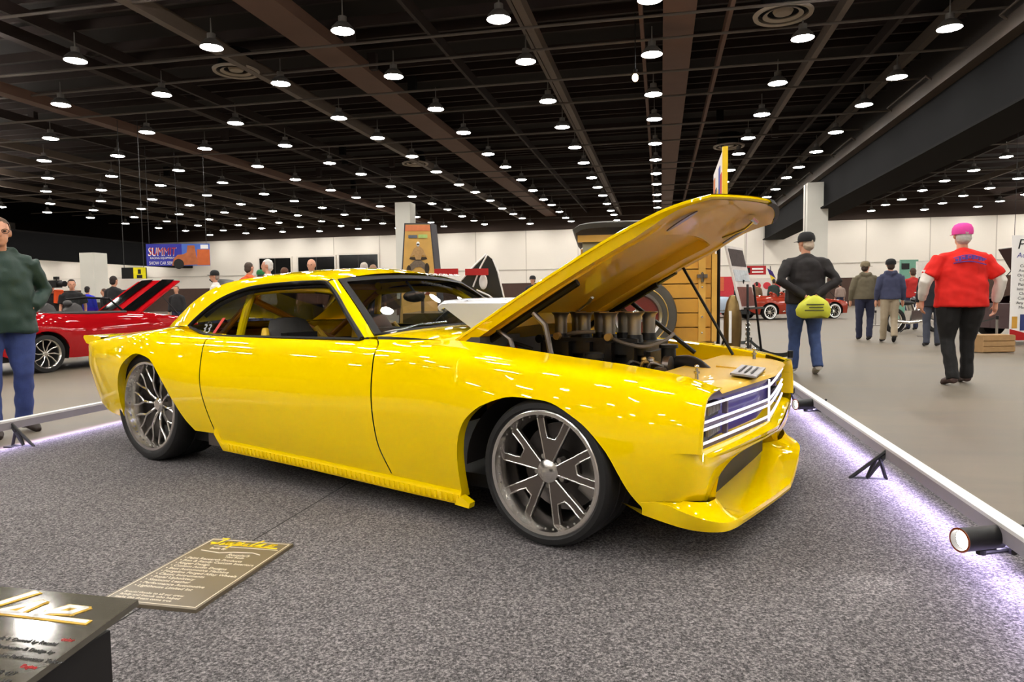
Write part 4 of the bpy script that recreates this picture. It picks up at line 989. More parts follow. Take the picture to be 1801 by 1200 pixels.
    for k in 'LR': b.tube([V('hip'+k),V('hip'+k)*.5+V('kn'+k)*.5,V('kn'+k),V('kn'+k)*.4+V('an'+k)*.6,V('an'+k)-Vector((0,0,.03*s))],[.098*s*g,.088*s*g,.074*s,.068*s,.066*s],12)
    blob(b,'trousers',legs,root,max(vox,.011),6,.009*s if detail else .004,7,3)
    for k in 'LR':
        a = V('an'+k); t = V('to'+k); d = (t-a); d = d.normalized(); heel = a-Vector((d.x,d.y,0))*.05*s-Vector((0,0,.05*s))
        up_ = Vector((0,0,.03*s))
        b = MB().tube([heel+up_*.6,a*.6+t*.4+up_*.2-Vector((0,0,.012*s)),t+Vector((0,0,.008*s)),t+d*.05*s],[.042*s,.047*s,.045*s,.026*s],10,ell=.85).ball(a-Vector((0,0,.03*s)),(.046*s,.05*s,.045*s),10,7)
        blob(b,'shoe',shoe_mat or cloth('shoe_%d_%d_%d'%shoes,shoes,.6),root,max(vox,.011),3)
    hm = cloth('hair_%d_%d_%d'%hair,hair,.8,.25,40)
    if not bald:
        b = MB(); b.ball((0,-.018,.032),(.083,.096,.096),18,12,Mh)
        b.ball((0,-.045,-.03),(.076,.066,.075),14,9,Mh)
        if hairlen: b.tube([Mh@Vector((0,-.05,.0)),Mh@Vector((0,-.07,-.10)),Mh@Vector((0,-.06,-.10-hairlen))],[.085*s,.09*s,.06*s],10,ell=1.1)
        keep = blob(b,'hair',hm,root,max(vox*.9,.008),3,.004,30)
        # open the hairline over the face
        bm = bmesh.new(); bm.from_mesh(keep.data); iv = Mh.inverted()
        dead = [v for v in bm.verts if (lambda q: q.y > .03 and q.z < .068 or q.y > -.02 and q.z < .0 and not hairlen)(iv@v.co)]
        bmesh.ops.delete(bm,geom=dead,context='VERTS'); bm.to_mesh(keep.data); bm.free()
    if cap:
        Mc = Mh @ Matrix.Rotation(capdir,4,'Z'); cm = cloth('cap_%d_%d_%d'%cap,cap,.8)
        b = MB().lathe([(.100,.012),(.104,.045),(.099,.082),(.080,.118),(.045,.136),(0,.141)],20,M=Mc @ Matrix.Translation((0,-.012,0))); cp2 = b.build('cap',cm,root,60)
        if brim:
            P = [[(.088*math.sin(a)*k2,.07+.085*(k2-.0)*math.cos(a)*(1 if k2 > .5 else 1),.036-.012*k2*abs(math.sin(a))-.010*k2) for k2 in (.55,.8,1.0)] for a in np.linspace(-1.35,1.35,12)]
            bb = MB().grid([[tuple(Mc@Vector(p)) for p in r] for r in P]); bb.solid(.004*s).build('cap_brim',cm,cp2,60)
    return root
def place(px, py_top, Y, ztop_default=None):
    a = at_depth(px, py_top, Y); return (a.x,a.y,0), a.z
def face_to(loc, px_dir):
    """rotation so that local +Y points along world angle (deg, 0 = +X)"""
    return math.radians(px_dir)-math.pi/2
K = lambda n,c,**k: cloth(n,c,**k)
denim = K('denim',(62,82,128),var=.25,sc=20); denim2 = K('dark_denim',(38,42,66)); black = K('black_cloth',(20,19,20)); charcoal = K('charcoal_nylon',(34,31,32),rough=.8); khaki = K('khaki_twill',(158,144,122))
# man in green, left edge
(l,z) = place(-8,381,5.2); 
gm = person('man in dark green hooded jacket, glasses and blue jeans, hands in pockets at left edge',l,face_to(l,-38),z,K('green_nylon',(26,52,44),rough=.6),K('denim_blue',(58,74,128),var=.25,sc=18),shoes=(48,38,32),hair=(88,66,48),detail=2,hood=True,yaw=-.15,girth=1.22,coat=.10,
   pose=dict(elL=(-.33,-.06,1.16),elR=(.33,-.04,1.16),wrL=(-.20,.08,1.03),wrR=(.20,.08,1.03),hdL=(.9,-.1,-.2),hdR=(-.9,-.1,-.2),head=(0,.05,1.63),neck=(0,.01,1.48),anL=(-.14,-.08,.09),toL=(-.17,.07,.03),anR=(.12,.06,.09),toR=(.13,.22,.03),knR=(.11,.06,.5)))
hp = Vector((0,.05,1.63))*(z/1.76); Mg = Matrix.Translation(hp) @ Matrix.Rotation(-.15,4,'Z') @ Matrix.Scale(z/1.76,4)
b = MB()
for sx in (-1,1): b.tube([Mg@Vector((sx*.032+.024*math.cos(a),.098,.004+.018*math.sin(a))) for a in np.linspace(0,2*math.pi,13)],.0018,5); b.tube([Mg@Vector((sx*.056,.097,.008)),Mg@Vector((sx*.082,.0,.008))],.0018,5)
b.build('glasses', M_dark, gm)
# man in black jacket with the yellow bag, seen from behind
(l,z) = place(1418,411,8.5)
person('man in black jacket, black cap and jeans walking away with a yellow bag',l,face_to(l,84),z,charcoal,denim,shoes=(196,192,184),hair=(196,180,160),cap=(24,23,24),capdir=.0,detail=2,yaw=.55,girth=1.22,coat=.04,
   pose=dict(elL=(-.34,-.12,1.17),elR=(.34,-.12,1.17),wrL=(-.07,-.21,.98),wrR=(.07,-.21,.98),hdL=(.6,-.1,-.5),hdR=(-.6,-.1,-.5),anL=(-.11,.10,.09),toL=(-.12,.25,.03),anR=(.12,-.14,.13),toR=(.13,-.02,.03),knR=(.11,.0,.50),knL=(-.10,.08,.5)))
bagp = Vector(l)+Vector((math.cos(math.radians(84)),math.sin(math.radians(84)),0))*-.25*(z/1.76)
b = MB(); P = []
for k,(zz,w_,d_) in enumerate(((-.0,.06,.03),(-.03,.10,.05),(-.08,.17,.065),(-.16,.205,.07),(-.23,.195,.06),(-.255,.17,.03))):
    P.append([(w_*math.cos(a),d_*math.sin(a),zz+.012*math.sin(3*a+k)) for a in np.linspace(0,2*math.pi,25)])
b.grid(P).add([P[-1][k] for k in range(24)],[tuple(range(24))]).add([P[0][k] for k in range(24)],[tuple(reversed(range(24)))])
bag = b.build('plastic_bag', mat('yellow_plastic', srgb(214,220,70), .4, var=.12, scale=9, bump=.5, bscale=14), None, 60); bag.location = bagp+Vector((0,-.04,.98*z/1.76)); bag.rotation_euler = (0,0,math.radians(-6)); tag(bag,'yellow plastic carrier bag held behind the back of the man in black','bag')
for k,(dx,dz,wd) in enumerate(((0,-.10,.20),(.01,-.135,.16),(-.01,-.17,.22))): MB().box((dx,-.076,dz),(wd,.006,.014)).build('bag_print', K('bag_ink',(90,96,60)), bag)
# man in red shirt, pink cap
(l,z) = place(1694,396,7.35)
rm = person('heavy man in bright red shirt over white sleeves, pink cap and black trousers, walking away',l,face_to(l,80),z,K('red_cotton',(222,34,26)),black,shoes=(70,52,48),hair=(190,186,178),cap=(226,70,160),capdir=.0,detail=2,girth=1.34,sleeves=False,sleeve_mat=K('white_cotton',(226,220,212)),coat=.06,
   pose=dict(elL=(-.38,-.03,1.15),elR=(.38,-.03,1.15),wrL=(-.36,.10,.93),wrR=(.37,.05,.90),anL=(-.13,-.16,.10),toL=(-.15,-.02,.03),anR=(.12,.10,.09),toR=(.13,.24,.03),knR=(.11,.08,.50),knL=(-.12,.02,.5)))
# curved logo on his back
M_ink = K('blue_ink',(96,70,160)); s = z/1.76
def back(p): return Matrix.Translation(p)
for k in range(9):
    t = k/8-.5; MB().box((t*.26*s,-.178*s,(1.37+.03*math.cos(t*3))*s),(.024*s,.012*s,(.030+.014*(k%2))*s)).build('back_print', M_ink, rm)
MB().tube([(t*.32*s,-.180*s,(1.335-.02*t+.02*math.cos(t*4))*s) for t in np.linspace(-.5,.5,9)],.006*s,6).tube([(t*.32*s,-.176*s,(1.395-.02*t+.03*math.cos(t*4))*s) for t in np.linspace(-.5,.5,9)],.006*s,6).build('back_print_curve', M_ink, rm)
MB().box((-.395*s,-.02,1.25*s),(.012,.07*s,.05*s)).build('sleeve_flag', M_white, rm)
# two walkers
(l,z) = place(1523,461,14.5)
person('walker in olive hooded sweatshirt and khaki cap with dark jeans',l,face_to(l,72),z,K('olive_fleece',(100,92,74)),denim2,cap=(124,112,88),capdir=-.5,detail=1,hood=True,girth=1.12,pose=dict(anL=(-.09,.12,.09),toL=(-.09,.26,.03),anR=(.08,-.1,.10),toR=(.08,.04,.03)),yaw=-.6)
(l,z) = place(1567,457,13.8)
person('walker in navy hooded sweatshirt, black knit hat and khaki trousers',l,face_to(l,74),z,K('navy_fleece',(58,62,88)),khaki,cap=(20,20,24),capdir=0,brim=False,detail=1,hood=True,pose=dict(anL=(-.09,.14,.09),toL=(-.09,.28,.03),anR=(.05,-.20,.16),toR=(.06,-.12,.05),knR=(.08,-.02,.5)))
(l,z) = place(1643,456,12.6)
person('person in long black coat with brown hair, half hidden by the man in red',l,face_to(l,70),z,K('black_coat',(30,30,36)),K('slate_trousers',(60,64,76)),hair=(84,56,42),hairlen=.16,detail=1,coat=.12)
(l,z) = place(1606,472,18.2)
person('person in red jacket with backpack strap in front of the green panel',l,face_to(l,80),z,K('red_jacket',(170,36,32)),denim2,hair=(70,50,40),detail=1)
# onlookers round the red convertible
def onlooker(label, px, top, Y, col, hair, ang, legs=None, detail=0, **k):
    (l,z) = place(px,top,Y); return person(label,l,face_to(l,ang),z,K('cloth_%d_%d_%d'%col,col),legs or denim2,hair=hair,detail=detail,**k)
onlooker('man in black t-shirt looking down beside the red convertible',126,492,13.0,(24,24,26),(28,22,20),-70,detail=1,sleeves=False,yaw=.3)
cm_ = onlooker('cameraman in black with orange vest, shouldering a video camera',88,497,13.2,(26,24,26),(24,22,22),-40,detail=1,cap=(24,24,26),capdir=0)
MB().tube([(-.10,.10,1.0),(-.10,.13,1.25)],[.09,.08],8).build('orange_vest', K('orange_vest',(232,84,30)), cm_)
vc = thing('video_camera','black video camera on the shoulder of the cameraman','camera',Vector(cm_.location)+Vector((.12,-.1,1.36)),math.radians(-20))
MB().box((0,0,0),(.34,.12,.14)).build('camera_body', M_dark, vc); MB().cyl((.17,0,0),(.32,0,0),.045,.055,12).build('lens', M_dark, vc); MB().box((.10,0,.11),(.10,.05,.06)).cyl((.1,0,.06),(.1,0,.1),.01,n=6).build('viewfinder', M_dark, vc)
onlooker('person in bright blue shirt seen from behind, left of the raised red hood',153,504,18.5,(30,40,190),(30,26,26),95)
onlooker('man in profile with brown hair, low behind the raised red hood',183,508,18.0,(40,36,38),(64,44,36),190)
onlooker('tall man in black seen from behind next to the raised red hood',199,486,15.0,(30,30,33),(44,34,32),75,detail=1)
onlooker('man in dark jacket right of the raised red hood',310,503,18.0,(34,32,34),(110,92,78),-95)
# heads behind the yellow roof
onlooker('man in white shirt and black cap, looking left behind the yellow roof',378,477,15.0,(228,222,214),(150,140,130),200,detail=1,cap=(24,24,26),capdir=0)
onlooker('man in orange shirt with short dark hair, behind the yellow roof',437,462,15.0,(226,96,50),(72,60,52),60,detail=1)
onlooker('person in green knit cap behind the yellow roof',458,476,16.5,(60,50,56),(70,60,50),80,cap=(30,110,60),capdir=0)
onlooker('white-haired man in white shirt, behind the yellow roof',471,457,12.6,(232,228,222),(214,210,204),195,detail=1)
onlooker('person with brown hair, low behind the yellow roof',500,471,14.0,(90,70,60),(96,62,44),80)
onlooker('bald man facing the camera behind the yellow roof',548,456,12.8,(200,150,130),(150,130,110),-95,detail=1,bald=True)
onlooker('grey-haired person right of the bald man, behind the yellow roof',640,462,15.0,(120,110,110),(190,178,166),100)
onlooker('person with light brown hair beside the grey-haired one, behind the yellow roof',656,466,15.8,(110,90,90),(150,116,92),70)
onlooker('person in dark cap and jacket between the black car and the raised hood',937,486,20.0,(30,30,36),(40,34,32),-120,cap=(26,26,30),capdir=0)
# distant crowd by the parked cars
for px,top,Y,col,lab in ((1303,489,34,(34,36,44),'far person in dark clothes left of the easel poster'),(1331,496,32.5,(112,84,60),'far person in brown jacket behind the red hardtop'),(1361,491,31,(40,52,48),'far person in dark green coat seen over the red hardtop'),(1252,497,34,(110,118,126),'far person in grey shirt by the pale blue car'),(1478,497,34,(150,130,120),'far person beyond the open-hood red hardtop')):
    onlooker(lab,px,top,Y,col,(46,38,34),90,group=None)

bpy.data.scenes.remove(WS_)
# ---------------------------------------------------------------- other cars and exhibits
def bg_wheel(par, x, sgn, R, rim, half, yout, rimmat, whitewall=False, spokes=10):
    c = (x,sgn*(yout-half),R); T = Matrix.Translation(c) @ Matrix.Rotation(math.pi if sgn < 0 else 0,4,'Z')
    b = MB().open_lathe([(rim-.004,-half*.8),(rim+.01,-half),(R-.01,-half*.95),(R,-half*.7),(R,half*.7),(R-.01,half*.95),(rim+.01,half),(rim-.004,half*.8)],36,axis='Y',M=T).lathe([(0,-half*.7),(rim,-half*.7)],24,axis='Y',M=T)
    w_ = b.build('wheel', M_tyre, par, 40)
    MB().open_lathe([(rim+.008,half*.92),(rim,half*.98),(rim-.014,half*.85),(rim-.03,half*.2),(rim-.03,-half*.6)],32,axis='Y',M=T).build('rim', rimmat, w_, 40)
    if whitewall: MB().open_lathe([(rim+.012,half*1.01),(rim+.02,half*1.03),(rim+.06,half*1.02)],36,axis='Y',M=T).build('whitewall', M_white, w_)
    for k in range(spokes):
        a = 2*math.pi*k/spokes; b = MB().tube([tuple(T@Vector((.03*math.cos(a),half*.45,.03*math.sin(a)))),tuple(T@Vector((rim*.55*math.cos(a),half*.55,rim*.55*math.sin(a)))),tuple(T@Vector(((rim-.02)*math.cos(a+.12),half*.6,(rim-.02)*math.sin(a+.12))))],[.014,.011,.012],5); b.build('spoke', rimmat, w_)
    MB().lathe([(0,half*.62),(.03,half*.6),(.045,half*.45)],16,axis='Y',M=T).build('hub_cap', rimmat, w_)
    return w_
def bg_car(label, loc, rz, paint, zs=1.08, R=.31, rim=.21, hood=None, hood_stripes=None, top=None, whitewall=False, chromestrip=False, rimmat=None, hoodmat=None, sc=1.0, seatmat=None):
    """parked show car; local +X forward, origin on the floor under the front axle"""
    o = thing('show_car', label, 'car', loc, rz); rimmat = rimmat or M_chrome; o.scale = (sc,sc,sc)
    r2 = R*1.28
    def zl(x):
        for c in (-.022,RAX):
            if abs(x-c) < r2: return max(.20,R+math.sqrt(max(r2*r2-(x-c)**2,0))*.92)
        return .22 if x > -3.4 else .22+.3*((-3.4-x)/.4)**1.5
    st = [(x,[(w_*.96,z*zs) for w_,z in P]) for x,P in ST]; B_ = Body(st, zl)
    xs = sorted(set([-3.79,-3.7,-3.6,-3.45,-3.3,-3.2,-2.3,-2.1,-1.8,-1.5,-1.2,-.95,-.7,-.5,-.43,.42,.48,.54,.6]+[c+r2*1.001*math.cos(math.pi*k/14)*(-1) for c in (-.022,RAX) for k in range(15)]+[c+sg*r2*1.004 for c in (-.022,RAX) for sg in (-1,1)]))
    G = [[B_.pt(x,k/12) for k in range(13)] for x in xs]
    b = MB()
    for sg in (-1,1): b.grid([[(x,sg*y,z) for x,y,z in r] for r in G], flip=sg<0)
    for xe,fl in ((-3.79,True),(.6,False)): b.grid([[(xe,p[1],p[2]),(xe+(.04 if xe > 0 else -.02),0,p[2]),(xe,-p[1],p[2])] for p in [B_.pt(xe,k/12) for k in range(13)]], flip=fl)
    b.grid([[(x,B_.pt(x,1)[1]*t,B_.pt(x,1)[2]+.015*(1-t*t)) for t in (-1,-.5,0,.5,1)] for x in (-3.79,-3.5,-3.2,-2.9,-2.75)])
    b.grid([[(x,B_.pt(x,1)[1]*t,B_.pt(x,1)[2]+.01*(1-t*t)) for t in (-1,-.5,0,.5,1)] for x in (-1.15,-.9,-.68)])
    if hood is None: b.grid([[(x,B_.pt(x,1)[1]*t,B_.pt(x,1)[2]+.03*(1-t*t)) for t in (-1,-.5,0,.5,1)] for x in (-.68,-.4,-.1,.2,.45,.6)])
    b.build('body', paint, o, 40)
    for sg in (-1,1):
        for c in (-.022,RAX): MB().grid([[(c+r2*math.cos(a),sg*.86,R+r2*.92*math.sin(a)),(c+r2*math.cos(a),sg*.5,R+r2*.92*math.sin(a))] for a in np.linspace(-.3,math.pi+.3,14)]).build('wheel_arch', M_well, o)
    MB().box((-1.6,0,.30),(4.0,1.4,.16)).build('chassis', M_dark, o)
    for x in (-.022,RAX):
        for sg in (-1,1): bg_wheel(o, x, sg, R, rim, .11, .90, rimmat, whitewall)
    zb = .79*zs
    if top == 'hard':
        P = []
        for x,w_,z in ((-2.85,.58,zb),(-2.6,.56,zb+.16),(-2.3,.54,zb+.32),(-1.95,.53,zb+.37),(-1.6,.54,zb+.35),(-1.4,.57,zb+.26),(-1.12,.66,zb)): P.append([(x,w_*t,z+.04*(1-t*t)) for t in (-1,-.6,0,.6,1)])
        b = MB().grid(P); r_ = b.build('roof', paint, o, 50)
        for sg in (-1,1): MB().add([(-2.75,sg*.70,zb),(-2.45,sg*.60,zb+.22),(-2.2,sg*.555,zb+.31),(-1.62,sg*.555,zb+.31),(-1.2,sg*.70,zb)],[(0,1,2,3,4)]).build('side_window', M_wdark, o)
    else:
        fr = [(-1.10,-.66,zb),(-1.36,-.57,zb+.27),(-1.38,0,zb+.30),(-1.36,.57,zb+.27),(-1.10,.66,zb)]
        MB().tube(fr,.022,8).build('windshield_frame', M_trim, o)
        MB().grid([[fr[0],fr[4]],[fr[1],fr[3]]]).solid(.006).build('windshield', M_glass, o)
        MB().grid([[(-2.75,w_,zb+.02),(-1.2,w_,zb-.0)] for w_ in (-.72,.72)]).build('cockpit_floor', M_dark, o)
        b = MB()
        for sg in (-1,1): b.tube([(-2.8,sg*.74,zb+.02),(-1.9,sg*.77,zb+.015),(-1.15,sg*.74,zb+.01)],.03,6)
        b.tube([(-2.78,-.7,zb+.03),(-2.85,0,zb+.05),(-2.78,.7,zb+.03)],.05,8); b.build('cockpit_trim', seatmat or M_dark, o)
        for y in (-.36,.36):
            s_ = MB().tube([(-1.9,y,zb-.1),(-1.98,y,zb+.05),(-2.03,y,zb+.13)],[.10,.10,.07],10,ell=2.0).build('seat', seatmat or M_dark, o); MB().ball((-2.05,y,zb+.19),(.05,.11,.06)).build('headrest', seatmat or M_dark, s_)
    if chromestrip:
        for sg in (-1,1): MB().tube([(x,sg*(B_.pt(x,.25)[1]+.012),.33) for x in np.linspace(-2.35,-.5,12)],.016,6).build('chrome_strip', M_chrome, o)
        MB().tube([(.62,-.8,.42),(.70,-.4,.42),(.72,0,.42),(.70,.4,.42),(.62,.8,.42)],.05,8).build('front_bumper', M_chrome, o)
    for sg in (-1,1): MB().lathe([(0,.02),(.07,.02),(.085,0)],16,axis='X',c=(.60,sg*.66,.56*zs)).build('headlamp', M_chrome, o)
    if hood is not None:
        MB().box((-.1,0,.55),(.8,.7,.3)).build('engine', M_eblk, o); MB().box((-.1,0,.72),(.5,.3,.14)).build('air_cleaner', M_chrome, o)
        a = hood; hz = B_.pt(-.68,1)[2]
        def Q(s,t,d=0): return (-.70+1.25*s*math.cos(a)-d*math.sin(a),.62*t*(1-.04*s),hz+1.25*s*math.sin(a)+d*math.cos(a)-.03*s*s)
        SS = np.linspace(0,1,9); TT = np.linspace(-1,1,9)
        b = MB().grid([[Q(s,t,.02*(1-t*t)) for t in TT] for s in SS]).solid(.03); hd_ = b.build('hood', hoodmat or paint, o, 40, normals=True)
        if hood_stripes:
            for t0,t1 in hood_stripes:
                MB().grid([[Q(s,t,.024+.02*(1-t*t)) for t in np.linspace(t0,t1,4)] for s in SS]).solid(.004).build('hood_stripe', M_stripe, hd_, normals=True)
        MB().tube([Q(.55,-.9),(.30,-.60,hz-.10)],.010,6).build('prop_rod', M_dark, hd_)
    return o
def rot2(x,y,a): return Vector((x*math.cos(a)-y*math.sin(a),x*math.sin(a)+y*math.cos(a),0))
M_stripe = mat('stripe_black', srgb(9,9,9), .06, var=.05, spec=.15)
M_red = mat('red_paint', srgb(170,14,22), .45, var=.02, coat=1, spec=.0)
M_brick = mat('burnt_red_paint', srgb(150,52,34), .45, var=.03, coat=.8, spec=0)
M_paleblue = mat('pale_blue_paint', srgb(176,196,212), .4, var=.03, coat=.8)
M_blackp = mat('black_paint', srgb(12,12,13), .3, var=.05, coat=.6)
M_maroon = mat('maroon_paint', srgb(52,22,26), .35, var=.05, coat=.8)
ang = math.radians(70); P0 = unproj(86,656,0); 
rc = bg_car('red convertible with black-striped hood raised, behind the man in green', P0-rot2(RAX*.83,-.90*.83,ang), ang, M_red, zs=1.27, R=.33, rim=.25, sc=.83, hood=math.radians(33), hood_stripes=((-.78,-.22),(.22,.78)), seatmat=M_grey)
# brick-red hardtop with whitewalls, pale blue car
ang = math.radians(12); P0 = unproj(1355,563,0); bg_car('brick-red convertible with whitewall tyres and raised hood, far behind the easel', P0-rot2(RAX,-.9,ang), ang, M_brick, zs=1.08, whitewall=True, chromestrip=True, hood=math.radians(62), hoodmat=M_blackp, seatmat=M_brick)
ang = math.radians(4); P0 = unproj(1306,559,0); bg_car('pale blue and white hardtop far behind the wooden truck', P0-rot2(-.022,-.9,ang), ang, M_paleblue, zs=1.15, top='hard', chromestrip=True)
# dark car with raised hood behind the man in red, black coupe by the poster
ang = math.radians(188); P0 = unproj(1742,612,0); bg_car('dark maroon car with raised hood behind the man in red', Vector((10.9,14.6,0)), ang, M_maroon, zs=1.2, hood=math.radians(55))
ang = math.radians(172); P0 = at_depth(352,560,17.0); bg_car('black car with yellow-edged hood raised, behind the sloping yellow tail', (P0.x-.2,P0.y+2.4,0), ang, M_blackp, hood=math.radians(40), zs=1.05)
# black roadster with chrome-edged raised hood and two red visors
Yb = 9.0; o = thing('show_car','black roadster with chrome-edged hood raised and red visors, between poster and yellow hood','car',(0,0,0))
def bp(px,py,dy=0): p = at_depth(px,py,Yb+dy); return tuple(p)
poly = [(812,492),(835,466),(855,447),(866,456),(874,478),(886,528),(884,545),(800,545)]
b = MB(); F_ = [bp(*q) for q in poly]; n = len(F_); Bk = [(x+.02,y+.35,z-.03) for x,y,z in F_]
b.add(F_+Bk,[tuple(range(n)),tuple(reversed(range(n,2*n)))]+[(k,n+k,n+(k+1)%n,(k+1)%n) for k in range(n)]); b.build('hood', M_blackp, o, 30, normals=True)
for ch in ([(812,492),(835,466),(855,447)],[(857,448),(845,470),(832,505)],[(867,456),(876,478),(888,530)],[(838,510),(860,520),(886,540)]): MB().tube([bp(x,y,-.04) for x,y in ch],.012,6).build('chrome_edge', M_white, o)  # plain white stands in for the bright reflection along the chrome
M_rv = mat('red_vinyl', srgb(170,14,18), .5)
for x0,x1 in ((764,806),(818,859)):
    a_ = bp(x0,473,-.15); c_ = bp(x1,484,-.15); bb = MB().box(((a_[0]+c_[0])/2,a_[1],(a_[2]+c_[2])/2),(c_[0]-a_[0],.04,a_[2]-c_[2])); v_ = bb.build('red_visor', M_rv, o)
MB().ball(bp(850,496,-.06),(.055,.03,.10)).build('oval_reflection', M_white, o)  # white ball put in for the oval reflection, no lamp here
c_ = bp(845,600,.9); MB().box((c_[0]-.2,c_[1],.55),(1.6,1.5,.5)).build('body', M_blackp, o)
MB().box((c_[0]+.22,c_[1]-.72,.95),(.04,.04,.5)).box((c_[0]-.75,c_[1]-.6,.98),(.04,.04,.5)).build('hood_support', M_blackp, o)
for sx in (-.7,.4): MB().lathe([(.2,-.09),(.31,-.09),(.31,.09),(.2,.09)],28,axis='Y',c=(c_[0]+sx-.1,c_[1]-.72,.31)).build('wheel', M_tyre, o)
# ---- wooden-bodied truck behind the raised hood
YT = 7.0; M_wood = mat('varnished_wood', srgb(206,150,52), .4, var=.22, scale=5, coat=.4); M_wood2 = mat('frame_wood', srgb(214,164,70), .4, var=.15, scale=6, coat=.4); M_canvas = mat('grey_canvas', srgb(150,146,128), .9, var=.1); M_roofv = mat('roof_vinyl', srgb(58,56,54), .6)
X0, X1 = .685, 2.10; wt_ = thing('wooden_truck','yellow wooden-bodied vintage truck seen from behind with a spare wheel, behind the raised hood','truck',((X0+X1)/2,YT,0),math.radians(-7)); W2 = (X1-X0)/2
MB().box((0,1.1,1.0),(2*W2-.06,2.1,.98)).build('body_core', M_wood, wt_)
for k in range(6): MB().box((0,-.012,.60+.147*k),(2*W2-.16,.03,.136)).build('plank', M_wood, wt_)
for x in (-W2+.05,W2-.05,W2-.17): MB().box((x,-.02,.97),(.07 if x < W2-.1 else .05,.06,.88)).build('corner_post', M_wood2, wt_)
MB().box((0,-.01,1.59),(2*W2,.08,.07)).build('header_rail', M_wood2, wt_); MB().box((-.1,.0,1.48),(2*W2-.3,.02,.16)).build('canvas_curtain', M_canvas, wt_)
P = [[(x,y,1.635+.075*max(0,1-(abs(x)/(W2+.02))**6)**.5*(1 if y > -.1 else .75)) for x in np.linspace(-W2-.02,W2+.02,25)] for y in (-.14,-.08,.4,1.2,2.2)]
MB().grid(P).solid(.05).build('roof', M_roofv, wt_, 50, normals=True)
for z in (.62,.78,.93,1.08,1.22): MB().ball((W2-.17,-.052,z),(.012,.01,.012),8,6).build('bolt', M_chrome, wt_)
MB().box((W2-.17,-.055,1.19),(.10,.03,.035)).cyl((W2-.17,-.06,1.13),(W2-.17,-.06,1.22),.014,n=8).build('hinge', M_gun, wt_)
sc_ = (1.285-(X0+X1)/2,-.15,.80)
sp_ = MB().open_lathe([(.24,-.07),(.30,-.085),(.37,-.07),(.385,-.03),(.385,.03),(.37,.07),(.30,.085),(.24,.07)],48,axis='Y',c=sc_).build('spare_wheel', mat('grey_rubber', srgb(74,70,62), .7, var=.15), wt_)
MB().open_lathe([(.285,-.088),(.29,-.092),(.297,-.088)],48,axis='Y',c=sc_).build('tyre_line', M_gold, sp_)
MB().open_lathe([(.245,-.07),(.235,-.085),(.21,-.07),(.20,-.03)],40,axis='Y',c=sc_).build('rim', M_steel, sp_); MB().lathe([(0,-.02),(.205,-.02),(.2,-.03)],32,axis='Y',c=sc_).build('wheel_disc', mat('oxblood_paint', srgb(110,24,16), .4, coat=.5), sp_)
MB().lathe([(0,-.105),(.05,-.10),(.07,-.08),(.075,-.03)],24,axis='Y',c=sc_).build('hub_cap', M_chrome, sp_); MB().box((sc_[0],sc_[1]-.06,.58),(.03,.02,.34)).build('strap', M_steel, sp_)
MB().box((0,1.0,.42),(1.3,2.2,.18)).build('chassis', M_dark, wt_)
for sx in (-1,1):
    MB().lathe([(.2,-.08),(.36,-.08),(.37,.0),(.36,.08),(.2,.08)],32,axis='X',c=(sx*(W2-.08),1.5,.37)).build('wheel', M_tyre, wt_)
MB().lathe([(.05,.44),(.075,.46),(.088,.60),(.088,.78),(.06,.93),(.03,.99),(0,1.0)],20,c=(W2+.13,-.05,0)).build('brass_lamp', mat('aged_brass', srgb(120,98,60), .3, metal=.8, var=.2, scale=20), wt_)
MB().cyl((W2+.09,-.14,.52),(W2+.09,-.14,.84),.014,n=8).build('lamp_glass_tube', M_white, wt_)
for k in range(6): MB().lathe([(.018,-.006),(.026,0),(.018,.006),(.010,0)],12,axis='Y',closed=True,c=(W2+.28,-.05,.46+.048*k)).build('chain_link', M_chrome, wt_)
MB().box((W2+.2,-.05,.43),(.36,.10,.05)).build('rear_step', M_dark, wt_)
# tall show board beside the truck (seen almost edge on)
sb = thing('show_board','tall white show board with yellow edge sticking up behind the hood tip','sign',(2.27,7.5,0),math.radians(77))
MB().box((0,0,2.05),(1.5,.03,.75)).build('panel', mat('board_white', srgb(222,214,210), .6, var=.2, scale=9), sb)
MB().box((-.78,0,2.05),(.06,.05,.77)).build('edge_strip', mat('board_yellow', srgb(240,200,20), .5), sb); MB().box((-.78,0,1.68),(.09,.055,.06)).build('corner_block', M_rv, sb)
for k in range(5): MB().box((-.55+.27*k,.018,2.05+.12*math.sin(k*2)),(.20,.006,.34)).build('print_patch', K('patch_%d'%k,((200,60,50),(70,80,160),(230,190,60),(60,60,60),(210,120,60))[k]), sb)
MB().cyl((0,0,.02),(0,0,1.7),.02,n=10).lathe([(0,0),(.2,0),(.2,.02),(0,.03)],20).build('stand', M_dark, sb)
# ---- easel with poster
eb_ = at_depth(1316,560,7.0); ez = thing('easel','black easel holding a tall photo poster, seen edge-on by the yellow fender','easel',(eb_.x,eb_.y,0),math.radians(54))
Mz = Matrix.Translation((0,0,.86)) @ Matrix.Rotation(math.radians(-14),4,'X')
MB().box((0,0,.32),(.52,.02,.66),M=Mz).build('poster', mat('poster_paper', srgb(214,206,200), .6, var=.25, scale=8), ez)
for k,(dz,h,c) in enumerate(((.53,.18,(70,60,58)),(.34,.12,(190,196,200)),(.12,.20,(120,70,60)))): MB().box((0,-.012,dz),(.46,.004,h),M=Mz).build('poster_photo', K('photo_%d'%k,c,var=.35,sc=20), ez)
for sx in (-.2,.2): MB().cyl((sx*.5,-.02,1.1),(sx*1.5,-.10,.0),.012,n=8).build('leg', M_black, ez)
MB().cyl((0,.05,1.15),(0,.42,.0),.012,n=8).build('leg', M_black, ez); MB().box((0,-.06,.86),(.5,.06,.02)).build('ledge', M_black, ez)
